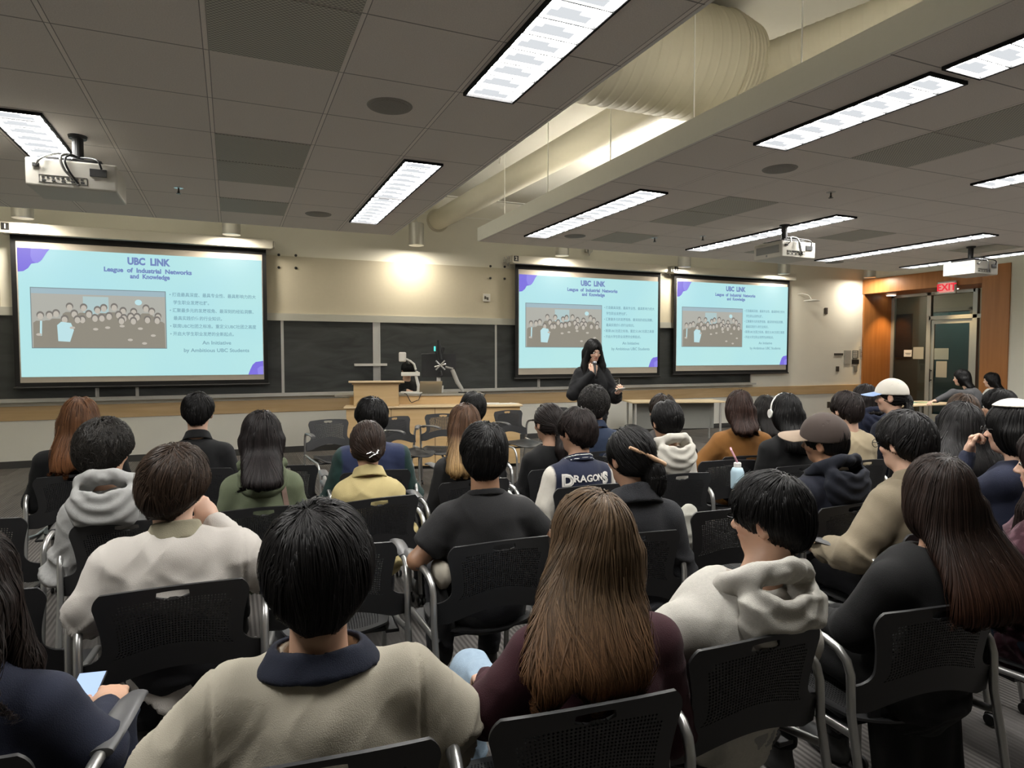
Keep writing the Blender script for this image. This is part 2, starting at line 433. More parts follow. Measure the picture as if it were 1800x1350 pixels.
for p, lab in (((-0.38, 6.2), 'small chrome sprinkler in the left ceiling'), ((5.18, 6.24), 'small sprinkler in the right ceiling left of the middle projector'),
               ((4.72, 6.56), 'small sprinkler in the right ceiling beside the far speaker'), ((4.8, 4.12), 'small dark sprinkler in the right ceiling, the nearest'),
               ((8.2, 6.6), 'small sprinkler in the right ceiling before the right projector')):
    if s0 is None:
        s0 = thing('sprinkler', lab, 'sprinkler', (*p, CZ), 0, 'ceiling sprinklers')
        MB().lathe([(0.012, -0.004), (0.036, -0.003), (0.038, 0)], n=20).build('escutcheon', M_steel, s0)
        MB().lathe([(0.007, 0), (0.007, -0.03), (0.012, -0.034), (0.006, -0.045), (0.02, -0.047), (0.02, -0.05)], n=12).build('nozzle', mat('dark_brass', (0.1, 0.09, 0.08), 0.4, metal=0.6), s0)
    else: dup(s0, (*p, CZ), 0, lab)

# ---------------- ducts over the gap
def spiral(pts, r, n=40, ribs=0.0, gap=0.10):
    """round duct with raised lock seams every `gap`"""
    P = [Vector(p) for p in pts]; out = []; rs = []
    L = sum((P[i+1] - P[i]).length for i in range(len(P) - 1)); k = max(2, int(L / 0.01)); 
    seg = [(P[i+1] - P[i]).length for i in range(len(P) - 1)]
    for j in range(k + 1):
        s = L * j / k; a = s; i = 0
        while i < len(seg) - 1 and a > seg[i]: a -= seg[i]; i += 1
        t = a / seg[i]; out.append(P[i].lerp(P[i+1], t))
        rr = r[i] * (1 - t) + r[i+1] * t if isinstance(r, (list, tuple)) else r
        rs.append(rr + (ribs if (s % gap) < 0.012 else 0))
    return out, rs
d1 = thing('air_duct', 'long thin cream round duct running above the ceiling gap to the front wall', 'duct', (0, 0, 0))
autosmooth(MB().tube([(3.36, D - 0.0, 3.93), (3.64, 4.9, 3.93)], 0.165, 32).build('duct_run', M_duct, d1))
autosmooth(MB().tube([(3.36, D - 0.0, 3.93), (3.36, D - 0.03, 3.93)], 0.20, 32).build('wall_collar', M_duct, d1))
d2 = thing('duct_trunk', 'wide cream round duct crossing the ceiling gap, with raised seams', 'duct', (0, 0, 0))
o = MB(); p, r = spiral([(0.2, 4.32, 3.90), (3.62, 4.26, 3.91)], 0.42, ribs=0.004, gap=0.085); o.tube(p, r, 56); autosmooth(o.build('duct_run', M_duct, d2))
o = MB(); p, r = spiral([(3.63, 4.26, 3.91), (3.86, 4.25, 3.91)], [0.42, 0.36], ribs=0.012, gap=0.045); o.tube(p, r, 56); autosmooth(o.build('seam_rings', M_duct, d2))
d3 = thing('branch_duct', 'cream ribbed round duct leaving the wide duct toward the upper right', 'duct', (0, 0, 0))
o = MB(); p, r = spiral([(3.93, 4.12, 3.90), (4.27, 2.80, 3.88), (4.72, 1.2, 3.86)], 0.160, ribs=0.003, gap=0.075); o.tube(p, r, 40); autosmooth(o.build('duct_run', M_duct, d3))
# flexible hose off it
tag(MB().tube([(4.5, 2.15, 3.75), (4.38, 2.0, 3.6), (4.1, 2.05, 3.35), (3.8, 2.1, 3.2)], 0.035, 14).build('flexible_hose', mat('grey_hose', (0.35, 0.36, 0.36), 0.5)), 'grey flexible hose curling down from the ribbed duct at top right', 'hose')
# hanger wires over the gap
hw = [(2.90, 4.65, 1192, 'first'), (2.9, 3.6, 0, ''), (2.9, 2.7, 0, ''), (2.9, 5.8, 0, ''), (2.9, 6.9, 0, ''), (1.72, 6.9, 0, ''), (1.72, 5.9, 0, ''), (1.72, 4.9, 0, ''), (2.3, 5.6, 0, ''), (2.1, 6.4, 0, '')]
wlab = ['thin hanger wire from the right fascia, in front of the wide duct', 'thin hanger wire from the right fascia, crossing the ribbed duct', 'thin hanger wire from the right fascia, nearest the viewer',
        'thin hanger wire from the right fascia, beyond the wide duct', 'thin hanger wire from the right fascia, farthest along', 'thin hanger wire from the left fascia, farthest along',
        'thin hanger wire from the left fascia, middle one', 'thin hanger wire from the left fascia, just beyond the wide duct', 'loose bent wire hanging in the gap beyond the wide duct', 'loose bent wire hanging in the gap, the farther one']
for (x, y, _, _), lb in zip(hw, wlab):
    z0 = CZ + 0.16 if 'fascia' in lb else 3.35
    b = MB().tube([(x, y, z0), (x + (0.03 if 'loose' in lb else 0), y, (z0 + TOPZ) / 2), (x, y, TOPZ)], 0.0045, 6)
    tag(b.build('hanger_wire', M_lip), lb, 'wire', 'ceiling hanger wires')
# cove tubes lying on the slabs, uplighting the void
cv = None
for x, y, lb in ((3.10, 1.3, 'white uplight tube lying on the right ceiling slab, at the top right'), (3.10, 2.95, 'white uplight tube on the right ceiling slab, mid length'), (3.10, 6.4, 'white uplight tube on the right ceiling slab, far end'),
                 (1.45, 1.3, 'white uplight tube on the left ceiling slab, near end'), (1.45, 2.95, 'white uplight tube on the left ceiling slab, mid length'), (1.45, 6.4, 'white uplight tube on the left ceiling slab, far end')):
    if cv is None:
        cv = thing('uplight', lb, 'light', (x, y, CZ + 0.10), 0, 'uplight tubes on the ceiling slabs')
        MB().tube([(0, -0.6, 0), (0, 0.6, 0)], 0.014, 12).build('tube_lamp', emis('uplight_tube', (1.0, 0.93, 0.78), 26.0), cv)
        MB().box((-0.04, -0.62, -0.045), (0.04, 0.62, -0.018)).build('batten', M_white, cv)
    else: dup(cv, (x, y, CZ + 0.10), 0, lb)
for x, lb in ((-3.2, 'added fill tube hidden behind the left slab front edge, far left'), (-0.8, 'added fill tube hidden behind the left slab front edge, near the gap'), (5.1, 'added fill tube hidden behind the right slab front edge, left one'), (6.6, 'added fill tube hidden behind the right slab front edge, middle one'), (8.8, 'added fill tube hidden behind the right slab front edge, right one')):
    q = dup(cv, (x, 7.40, CZ + 0.10), PI / 2, lb); q.children[0].data = q.children[0].data.copy(); q.children[0].data.materials[0] = emis('wall_fill_tube', (1.0, 0.95, 0.84), 230.0)  # unseen tubes added to brighten the front wall and upper ceiling

# ---------------- cylinder downlights washing the front wall
dl = None
def spot(parent, loc, e, size, blend=0.5, r=0.03, col=(1, 0.86, 0.62), aim=None):
    l = bpy.data.lights.new('spot', 'SPOT'); l.energy = e; l.spot_size = size; l.spot_blend = blend; l.shadow_soft_size = r; l.color = col
    o = bpy.data.objects.new('bulb', l); COL.objects.link(o); o.parent = parent; o.location = loc
    if aim: o.rotation_euler = aim
    return o
dnames = ['far left of the wall, above the left screen case', 'above the right half of the left screen', 'alone over the bare wall between the screens', 'above the middle screen', 'between the middle and right screens', 'above the right end of the right screen', 'at the right end of the front wall beside the timber doorway']
for i, (px_, py_) in enumerate(((40, 384), (407, 413), (732, 432), (988, 450), (1203, 470), (1378, 482), (1529, 488))):
    q = onY(px_, py_, 10.55)
    zb = float(q[2]); lb = 'silver cylinder downlight ' + dnames[i]
    if dl is None:
        dl = thing('downlight', lb, 'downlight', (q[0], 10.55, zb), 0, 'silver cylinder downlights')
        autosmooth(MB().lathe([(0.118, 0.0), (0.125, 0.004), (0.125, 0.36), (0.12, 0.365), (0.02, 0.366)], n=32).build('housing', M_alum, dl))
        MB().lathe([(0.11, 0.006), (0.112, 0.002)], n=32).build('lens', emis('downlight_lens', (1.0, 0.93, 0.78), 3.0), dl)
        MB().tube([(0, 0, 0.36), (0, 0, 1.0)], 0.012, 8).build('stem', M_alum, dl)
        l = bpy.data.lights.new('bulb', 'AREA'); l.shape = 'DISK'; l.size = .2; l.energy = 21; l.color = (1, .91, .76); lo_ = bpy.data.objects.new('bulb', l); COL.objects.link(lo_); lo_.parent = dl; lo_.location = (0, 0, -.004)
    else: dup(dl, (q[0], 10.55, zb), 0, lb)
# recess downlights in the timber header soffit
rl = None
for y, lb in ((10.55, 'small round downlight in the doorway soffit, nearest the front wall'), (9.3, 'small round downlight in the doorway soffit above the exit sign')):
    if rl is None:
        rl = thing('recessed_downlight', lb, 'downlight', (XR + 0.62, y, 3.03), 0, 'doorway soffit downlights')
        MB().lathe([(0.10, -0.008), (0.105, 0)], n=28).build('lens', emis('recess_lens', (1.0, 0.93, 0.8), 2.5), rl)
        spot(rl, (0, 0, -0.02), 100, 1.5, 0.6, col=(1, 0.66, 0.30))
    else: dup(rl, (XR + 0.62, y, 3.03), 0, lb)
rl.children[1].location = (0.05, 0.25, -0.02)

# ---------------- chalkboards on the front wall
def wx(x, y=600): return float(onY(x, y, D)[0])
BZ0, BZ1 = 0.955, 2.13
edges = [XL, wx(172, 690), wx(242, 690), wx(496), wx(665), wx(870), wx(945, 680), wx(1072, 675), 10.50]
blabs = ['dark chalkboard panel at the far left, behind the left screen', 'narrow dark chalkboard strip below the left screen', 'dark chalkboard panel behind the right half of the left screen', 'dark chalkboard panel with a small chalk ledge, left of the lectern person',
         'dark chalkboard panel behind the lectern monitor, with chalk smears', 'dark chalkboard panel at the left edge of the middle screen, smudged white', 'dark chalkboard panel behind the presenter', 'dark chalkboard panel between the middle and right screens']
for i in range(8):
    a, b = edges[i], edges[i + 1]
    t = thing('chalkboard', blabs[i], 'chalkboard', ((a + b) / 2, D, BZ0), 0, 'chalkboards along the front wall'); c = (a + b) / 2
    dep = 0.035 if i % 2 else 0.05
    MB().box((a - c + 0.02, -dep, 0.02), (b - c - 0.02, -0.002, BZ1 - BZ0)).build('slate', M_board, t)
    f = MB(); f.box((a - c, -dep - 0.008, 0), (a - c + 0.022, -0.001, BZ1 - BZ0)); f.box((b - c - 0.022, -dep - 0.008, 0), (b - c, -0.001, BZ1 - BZ0)); f.box((a - c + 0.022, -dep - 0.008, 0), (b - c - 0.022, -0.001, 0.02))
    if i == 3: f.box((b - c - 0.10, -dep - 0.012, 0), (b - c, -0.001, BZ1 - BZ0))
    f.build('frame', M_alum, t)
tag(MB().box((XL, D - 0.13, 0.925), (10.56, D - 0.001, 0.953)).box((XL, D - 0.135, 0.925), (10.56, D - 0.13, 0.966)).build('chalk_tray', M_alum), 'long aluminium chalk tray under the chalkboards', 'chalk tray')
tag(MB().box((XL, D - 0.07, BZ1), (10.5, D - 0.001, BZ1 + 0.115)).build('board_rail', mat('greyed_rail', (0.50, 0.50, 0.45), 0.5)), 'pale header rail along the top of the chalkboards', 'rail')
pn = MB()
for a, b in ((XL, -2.9), (0.48, wx(1560) * 0 + 5.6), (7.9, 8.9)): pn.box((a, D - 0.035, BZ1 + 0.115), (b, D, 3.16))
struct(pn.build('trim_9', mat('tack_panel', (0.60, 0.55, 0.43), 0.85, noise=0.03)))
p = onY(650, 641, D); tag(MB().box((p[0] - 0.27, D - 0.12, p[2] - 0.02), (p[0] + 0.27, D - 0.052, p[2] + 0.02)).build('chalk_ledge', M_white), 'short white ledge fixed across the chalkboard left of the lectern', 'ledge')
bi = 0
for x, y in ((490, 448), (520, 449), (490, 470), (520, 471), (862, 468), (887, 469), (862, 489), (887, 490)):
    p = onY(x, y, D - 0.035); bi += 1
    side = 'left screen' if x < 600 else 'middle screen'
    pos = ('upper' if bi in (1, 2, 5, 6) else 'lower') + (' outer' if bi in (1, 3, 6, 8) else ' inner')
    tag(MB().lathe([(0.004, -0.018), (0.02, -0.014), (0.022, 0)], (p[0], D - 0.035, p[2]), n=12, axis=1).build('wall_bolt', M_black), f'{pos} dark bolt on the cream wall beside the {side}', 'bolt', 'dark bolts on the wall')

# ---------------- projection screens with the slide
TX = {}
def smat(n, c, s=0.82): return emis('slide_' + n, c, s)
S_bg = None
def slide_bg():
    """pale aqua light of the slide, slightly uneven as projected"""
    m, nt, b = nodes_of('slide_background'); L = nt.links.new
    g = N(nt, 'ShaderNodeTexCoord'); n = N(nt, 'ShaderNodeTexNoise', i_Scale=0.7, i_Detail=1.0); L(g.outputs['Object'], n.inputs['Vector'])
    cr = N(nt, 'ShaderNodeValToRGB'); cr.color_ramp.elements[0].position = 0.35; cr.color_ramp.elements[1].position = 0.65
    cr.color_ramp.elements[0].color = (0.455, 0.80, 0.86, 1); cr.color_ramp.elements[1].color = (0.50, 0.84, 0.84, 1)
    L(n.outputs[0], cr.inputs[0]); L(cr.outputs[0], b.inputs['Emission Color']); b.inputs['Emission Strength'].default_value = 0.76; b.inputs['Specular IOR Level'].default_value = 0.05; b.inputs['Roughness'].default_value = 0.9
    b.inputs['Base Color'].default_value = (0.03, 0.03, 0.03, 1); return m
S_bg = slide_bg()
S_pur = smat('violet', (0.20, 0.16, 0.72)); S_pur2 = smat('violet_light', (0.27, 0.24, 0.80)); S_txt = smat('ink', (0.17, 0.24, 0.50)); S_txt2 = smat('small_ink', (0.20, 0.36, 0.44))
S_wall = smat('photo_wall', (0.42, 0.42, 0.38)); S_top = smat('photo_top', (0.34, 0.46, 0.52)); S_wb = smat('photo_board', (0.42, 0.56, 0.57)); S_blk = smat('photo_dark', (0.27, 0.25, 0.205)); S_hair = smat('photo_hair', (0.19, 0.175, 0.16)); S_skin = smat('photo_skin', (0.52, 0.48, 0.42)); S_tee = smat('photo_tee', (0.50, 0.74, 0.78)); S_edge = smat('photo_edge', (0.18, 0.24, 0.26))
def disc(mb, x, z, rx, rz, y, n=14):
    mb.poly([(x + rx * math.cos(2 * PI * i / n), y, z + rz * math.sin(2 * PI * i / n)) for i in range(n)])
def make_slide(t, W, Hh):
    """slide lit on the fabric: origin at its centre, x right, z up, facing -y"""
    q = lambda u, v: (-W / 2 + u * W, Hh / 2 - v * Hh)
    b = MB(); b.quad((-W/2, 0, -Hh/2), (W/2, 0, -Hh/2), (W/2, 0, Hh/2), (-W/2, 0, Hh/2)); sl = b.build('slide', S_bg, t)
    def blob(name, pts, m, y): 
        b = MB(); b.poly([(q(u, v)[0], y, q(u, v)[1]) for u, v in pts]); b.build(name, m, sl)
    blob('corner_shape', [(0, 0), (0, .185), (.02, .18), (.038, .155), (.05, .12), (.062, .115), (.075, .11), (.09, .085), (.105, .03), (.12, 0)], S_pur, -0.003)
    blob('corner_shape', [(.05, 0), (.048, .06), (.055, .1), (.068, .113), (.083, .10), (.095, .07), (.108, .028), (.12, 0)], S_pur2, -0.005)
    blob('corner_shape', [(.93, 1), (.938, .96), (.95, .915), (.965, .89), (.985, .885), (1, .88), (1, 1)], S_pur, -0.003)
    blob('corner_shape', [(.975, 1), (.972, .95), (.985, .93), (1, .925), (1, 1)], S_pur2, -0.005)
    def tx(s, u, v, size, m, off=0.0, al='CENTER', sx=1.0, sp=1.0):
        x, z = q(u, v); M = Matrix.Translation((x, -0.006, z)) @ Matrix.Rotation(PI / 2, 4, 'X')
        text('lettering', s, size * Hh, m, sl, M, off * Hh, al, sx, sp)
    ar = W / Hh / 1.92
    tx('UBC  LINK', .505, .065, .078, S_txt, .0040, sx=.90 * ar)
    tx('League  of  Industrial  Networks', .505, .138, .050, S_txt, .0022, sx=1.06 * ar)
    tx('and  Knowledge', .51, .186, .050, S_txt, .0022, sx=.96 * ar)
    for i, s in enumerate(('• 打造最具深度、最具专业性、最具影响力的大', '   学生职业发展社群。', '• 汇聚最多元的发展视角、最深刻的经验洞察、', '   最具实践价值的行业知识。', '• 联席UBC社团之标准。重定义UBC社团之高度', '• 开启大学生职业发展的全新起点。')):
        tx(s, .588, .325 + .0655 * i, .036, S_txt2, .0004, 'LEFT', 0.99 * ar)
    tx('An Initiative', .79, .725, .044, S_txt2, .0006, sx=1.15 * ar)
    tx('by Ambitious UBC Students', .79, .79, .044, S_txt2, .0006, sx=1.12 * ar)
    # group photograph on the slide
    x0, z0 = q(.045, .77); x1, z1 = q(.57, .305)
    PW, PH = x1 - x0, z1 - z0
    b = MB(); b.quad((x0 - .01, -.002, z0 - .01), (x1 + .01, -.002, z0 - .01), (x1 + .01, -.002, z1 + .01), (x0 - .01, -.002, z1 + .01)); ph = b.build('group_photo', S_edge, sl)
    def R(name, u0, v0, u1, v1, m, y): 
        b = MB(); b.quad((x0 + u0*PW, y, z1 - v1*PH), (x0 + u1*PW, y, z1 - v1*PH), (x0 + u1*PW, y, z1 - v0*PH), (x0 + u0*PW, y, z1 - v0*PH)); return b
    bb = MB()
    for nm, args, m, y in (('photo_wall', (0, 0, 1, 1), S_wall, -.004), ('photo_ceiling', (0, 0, 1, .09), S_top, -.005), ('photo_whiteboard', (.37, .12, .56, .45), S_wb, -.005)):
        R(nm, *args, m, y).build(nm, m, sl)
    dk, hr, sk, te = MB(), MB(), MB(), MB(); rr = random.Random(5)
    hs = 0.036
    def man(u, v, y, tee=False):
        X, Z = x0 + u * PW, z1 - v * PH; r = hs * PH * 1.35
        body = te if tee else dk
        body.poly([(X - r*2.2, y, z0), (X - r*2.1, y, Z - r*2.4), (X - r*1.2, y, Z - r*1.7), (X + r*1.2, y, Z - r*1.7), (X + r*2.1, y, Z - r*2.4), (X + r*2.2, y, z0)])
        disc(hr, X, Z + r*.35, r*1.12, r*1.25, y - .0006); disc(sk, X, Z - r*.15, r*.85, r*1.1, y - .0012)
    y = -.007
    for row, (vv, us) in enumerate(((.30, (.27, .37, .52, .61, .84)), (.37, (.47, .67, .75, .90)), (.44, (.13, .17, .30, .41, .57, .64, .72, .78, .94)), (.50, (.24, .36, .45, .51, .68, .86)), (.46, (.07,)), (.53, (.33, .65, .75, .93)))):
        for u in us: man(u + rr.uniform(-.008, .008), vv + rr.uniform(-.02, .02), y - row * .0015)
    y -= .012
    dk.poly([(x0 + .30*PW, y, z0), (x0 + .30*PW, y, z0 + .42*PH), (x0 + .45*PW, y, z0 + .36*PH), (x0 + .6*PW, y, z0 + .45*PH), (x0 + .66*PW, y, z0 + .36*PH), (x0 + .66*PW, y, z0)])
    man(.235, .52, y, False)
    te.poly([(x0 + .185*PW, y - .002, z0 + .11*PH), (x0 + .18*PW, y - .002, z0 + .38*PH), (x0 + .21*PW, y - .002, z0 + .44*PH), (x0 + .28*PW, y - .002, z0 + .42*PH), (x0 + .30*PW, y - .002, z0 + .3*PH), (x0 + .27*PW, y - .002, z0 + .1*PH)])
    te.poly([(x0 + .055*PW, y - .002, z0 + .2*PH), (x0 + .06*PW, y - .002, z0 + .45*PH), (x0 + .075*PW, y - .002, z0 + .45*PH), (x0 + .07*PW, y - .002, z0 + .2*PH)])
    for u, v in ((.29, .66), (.46, .68), (.55, .65), (.72, .86), (.83, .92), (.05, .78), (.80, .66), (.66, .62), (.90, .78)): disc(sk, x0 + u*PW, z1 - v*PH, .02*PW, .022*PH, y - .004)
    disc(te, x0 + .79*PW, z1 - .2*PH, .028*PW, .05*PH, y - .003)
    dk.build('suit_print', S_blk, sl); hr.build('hair_print', S_hair, sl); sk.build('face_print', S_skin, sl); te.build('shirt_print', S_tee, sl)
    return sl
YS = D - 0.16
def screen(tl, tr, bl, br, stl, sbr, num, lab):
    """pull-down screen; corners of the fabric and of the slide are measured in the frame"""
    A, B, C, E_ = (onY(*p, YS) for p in (tl, tr, bl, br))
    x0, x1 = (A[0] + C[0]) / 2, (B[0] + E_[0]) / 2; z1, z0 = (A[2] + B[2]) / 2, (C[2] + E_[2]) / 2
    t = thing('projection_screen', lab, 'projection screen', (float(x0 + x1) / 2, YS, float(z0)), 0, 'projection screens')
    W, Hh = float(x1 - x0), float(z1 - z0); t_ = 0.06
    MB().box((-W/2, -0.004, 0), (W/2, 0.004, Hh + 0.02)).build('screen_fabric', mat('screen_fabric', (0.52, 0.47, 0.41), 0.9), t)
    b = MB(); b.box((-W/2 - t_, -0.007, -t_), (-W/2, 0.006, Hh + 0.10)); b.box((W/2, -0.007, -t_), (W/2 + t_, 0.006, Hh + 0.10)); b.box((-W/2, -0.007, -t_), (W/2, 0.006, 0)); b.box((-W/2, -0.007, Hh), (W/2, 0.006, Hh + 0.10)); b.build('black_border', M_blackm, t)
    MB().tube([(-W/2 - t_ - 0.02, -0.0, -t_ - 0.012), (W/2 + t_ + 0.02, 0, -t_ - 0.012)], 0.016, 10).build('bottom_bar', M_black, t)
    c = MB(); c.box((-W/2 - 0.16, -0.10, Hh + 0.10), (W/2 + 0.16, 0.10, Hh + 0.235)); c.box((-W/2 - 0.14, -0.12, Hh + 0.085), (W/2 + 0.14, 0.08, Hh + 0.10)); c.build('case', M_case, t, bevel=0.012)
    k = MB(); k.box((W/2 + 0.16, -0.07, Hh + 0.11), (W/2 + 0.19, 0.07, Hh + 0.21)); k.box((-W/2 - 0.19, -0.07, Hh + 0.11), (-W/2 - 0.16, 0.07, Hh + 0.21)); k.build('end_bracket', M_alum, t, bevel=0.01)
    n = MB(); n.box((-W/2 - 0.13, -0.104, Hh + 0.125), (-W/2 - 0.04, -0.1, Hh + 0.22)); pl = n.build('number_plate', M_black, t)
    text('number', num, 0.085, M_white, pl, Matrix.Translation((-W/2 - 0.085, -0.106, Hh + 0.172)) @ Matrix.Rotation(PI/2, 4, 'X'), 0.003)
    S0, S1 = onY(*stl, YS), onY(*sbr, YS)
    sw, sh = float(S1[0] - S0[0]), float(S0[2] - S1[2])
    sl = make_slide(t, sw, sh); sl.location = (float((S0[0] + S1[0]) / 2 - (x0 + x1) / 2), -0.008, float((S0[2] + S1[2]) / 2 - z0))
screen((28, 421), (462, 450), (35, 673), (463, 667), (30, 435), (463, 658), '1', 'largest glowing projection screen, on the left, numbered one')
screen((912, 472), (1156, 488), (910, 659), (1155, 655), (912, 482), (1155, 645), '2', 'middle glowing projection screen behind the presenter, numbered two')
screen((1190, 488), (1384, 501), (1187, 652), (1381, 650), (1190, 494), (1382, 641), '1', 'smallest glowing projection screen, right of the middle one')

# ---------------- things on the front wall
def wallbox(px0, py0, px1, py1, m, name, lab, cat, dep=0.02, y=D, group=None):
    a, b = onY(px0, py1, y), onY(px1, py0, y)
    return tag(MB().box((a[0], y - dep, a[2]), (b[0], y - 0.001, b[2])).build(name, m, bevel=0.003), lab, cat, group)
M_dkplate = mat('bronze_plate', (0.06, 0.05, 0.04), 0.5)
o = wallbox(849, 517, 861, 530, M_white, 'wall_outlet', 'white outlet plate with dark centre on the cream wall between screens', 'outlet', 0.02, D - 0.035)
p = onY(855, 523.5, D - 0.057); MB().box((p[0] - 0.035, p[1] - 0.004, p[2] - 0.02), (p[0] - 0.008, p[1], p[2] + 0.03)).box((p[0] + 0.01, p[1] - 0.004, p[2] - 0.04), (p[0] + 0.04, p[1], p[2] + 0.01)).build('sockets', M_dkplate, o)
wallbox(1449, 541, 1454, 552, M_dkplate, 'wall_sensor', 'small dark sensor high on the wall right of the screens', 'sensor')
wallbox(1466, 621, 1481, 624.5, M_dkplate, 'intercom_plate', 'thin dark horizontal plate on the wall near the doorway', 'plate')
wallbox(1483, 616, 1495, 640, mat('steel_plate', (0.45, 0.44, 0.40), 0.5, noise=0.1), 'switch_plate', 'wide grey switch plate on the wall near the doorway', 'switch')
o = wallbox(1498, 616, 1508, 630, mat('grey_panel', (0.16, 0.16, 0.15), 0.5), 'control_panel', 'dark grey keypad above the small black box near the doorway', 'keypad')
p0, p1 = onY(1499, 629, D - 0.022), onY(1507, 617, D - 0.022)
kb = MB()
for i in range(3):
    for j in range(4):
        fx = p0[0] + (p1[0] - p0[0]) * (i + 0.2) / 3; fz = p0[2] + (p1[2] - p0[2]) * (j + 0.2) / 4
        kb.box((fx, D - 0.026, fz), (fx + (p1[0] - p0[0]) * 0.2, D - 0.02, fz + (p1[2] - p0[2]) * 0.15))
kb.build('keys', M_white, o)
wallbox(1497, 632, 1509, 640, M_black, 'black_box', 'small black box below the dark grey keypad', 'box')
wallbox(1500, 643, 1506, 653, mat('grey_thermo', (0.22, 0.22, 0.2), 0.5), 'thermostat', 'small grey thermostat, lowest in the cluster near the doorway', 'thermostat')
o = wallbox(1509, 609, 1517, 631, M_paper, 'paper_notice', 'white paper notice with small print at the wall corner', 'notice', 0.004)
p = onY(1513, 620, D - 0.006)
for i in range(6):
    MB().box((p[0] - 0.05, D - 0.0065, p[2] - 0.1 + i * 0.035), (p[0] + 0.05 - (i % 3) * 0.02, D - 0.004, p[2] - 0.092 + i * 0.035)).build('print_line', M_dkplate, o)
wallbox(1469, 644, 1474, 653, M_dkplate, 'light_switch', 'small dark switch on the wall left of the thermostat', 'switch')
wallbox(1453, 706, 1458, 717, M_dkplate, 'floor_outlet', 'small dark outlet on the pale lower wall', 'outlet')
# dish shaped wall antenna right of the right screen
p = onY(1408, 530, D)
t = thing('wall_antenna', 'white dish on a curved arm on the wall right of the right screen', 'antenna', (p[0], D, p[2]))
autosmooth(MB().lathe([(0.0, 0.03), (0.10, 0.02), (0.17, 0.0), (0.175, -0.012), (0.1, -0.02), (0.0, -0.022)], (0, -0.3, 0), n=28).build('dish', M_white, t))
MB().tube([(-0.1, 0, 0.16), (-0.08, -0.12, 0.17), (-0.03, -0.25, 0.12), (0, -0.3, 0.02)], 0.012, 8).build('arm', M_white, t)
# bracket lights at the screen ends
for x, y, lb in ((1036, 440, 'small metal ceiling bracket above the middle screen'), (893, 458, 'small metal cable bracket at the left end of the middle screen case'), (1178, 478, 'small metal cable bracket between the two right screen cases')):
    p = onY(x, y, D - 0.1)
    t = thing('cable_bracket', lb, 'bracket', tuple(map(float, p)), 0, 'cable brackets on the front wall')
    b = MB(); b.tube([(-0.07, 0, 0.06), (-0.06, 0, -0.02), (-0.02, 0, -0.05), (0, 0, -0.1)], 0.008, 6); b.tube([(0.07, 0, 0.06), (0.06, 0, -0.02), (0.02, 0, -0.05), (0, 0, -0.1)], 0.008, 6); b.build('cable', M_steel, t)
    MB().tube([(0, 0, 0.08), (0, 0, -0.06)], 0.02, 8).build('post', M_alum, t)
    MB().box((-0.05, 0.02, -0.03), (0.05, 0.099, 0.03)).build('wall_plate', M_alum, t)
p0 = onY(1072, 676, D - 0.08); 
t = thing('framed_board_sign', 'small dark sign with chalk marks on the chalkboard right of the presenter', 'sign', (p0[0] + 0.0, D - 0.09, BZ0 + 0.02))
MB().box((0, -0.006, 0), (0.21, 0.012, 0.15)).build('plate', M_board, t)
f = MB(); f.box((0, -0.01, 0), (0.21, 0.0, 0.012)).box((0, -0.01, 0.138), (0.21, 0, 0.15)).box((0, -0.01, 0), (0.012, 0, 0.15)).box((0.198, -0.01, 0), (0.21, 0, 0.15)); f.build('frame', M_white, t)
f = MB(); f.tube([(0.04, -0.009, 0.09), (0.09, -0.009, 0.11), (0.12, -0.009, 0.095), (0.17, -0.009, 0.115)], 0.003, 5); f.tube([(0.04, -0.009, 0.04), (0.07, -0.009, 0.05), (0.1, -0.009, 0.035), (0.16, -0.009, 0.045)], 0.004, 5); f.build('chalk_marks', M_white, t)

# ---------------- glazed doorway in the recess
def gy(x, y=600): return float(onX(x, y, GX)[1])
yA, yB, yC = gy(1574), gy(1631), gy(1712)
b = MB(); fr = 0.05
for y in (D - 0.06, yB, yC): b.box((GX, y - fr, 0), (GX + 0.09, y + fr, 3.03))
b.box((GX, yC, 2.96), (GX + 0.09, D, 3.03))
ztr = float(onX(1680, 557, GX)[2]); b.box((GX, RY0 - 0.1, ztr - 0.045), (GX + 0.09, yB, ztr + 0.045)); b.box((GX, yB, 0), (GX + 0.09, D, 0.08))
struct(b.build('window_1', M_frame, bevel=0.004))
gl, gnt, gb = nodes_of('tinted_glass'); gb.inputs['Base Color'].default_value = (0.55, 0.58, 0.55, 1); gb.inputs['Transmission Weight'].default_value = 1.0; gb.inputs['Roughness'].default_value = 0.02; gb.inputs['IOR'].default_value = 1.45
struct(MB().box((GX + 0.04, yB + fr, 0.08), (GX + 0.048, D - 0.1, 2.96)).box((GX + 0.04, yC + fr, ztr + 0.045), (GX + 0.048, yB - fr, 2.96)).build('window_2', gl))
dd = bpy.data.objects.new('door_1', None); COL.objects.link(dd); struct(dd)
MB().box((GX + 0.03, yC + fr, 0.02), (GX + 0.075, yC + fr + 0.07, ztr - 0.05)).box((GX + 0.03, yB - fr - 0.07, 0.02), (GX + 0.075, yB - fr, ztr - 0.05)).box((GX + 0.03, yC + fr + .07, ztr - 0.14), (GX + 0.075, yB - fr - .07, ztr - 0.05)).box((GX + 0.03, yC + fr + .07, 0.02), (GX + 0.075, yB - fr - .07, 0.2)).build('door_leaf', M_frame, dd)
MB().box((GX + 0.045, yC + fr + .07, 0.2), (GX + 0.055, yB - fr - .07, ztr - 0.14)).build('door_glass', gl, dd)
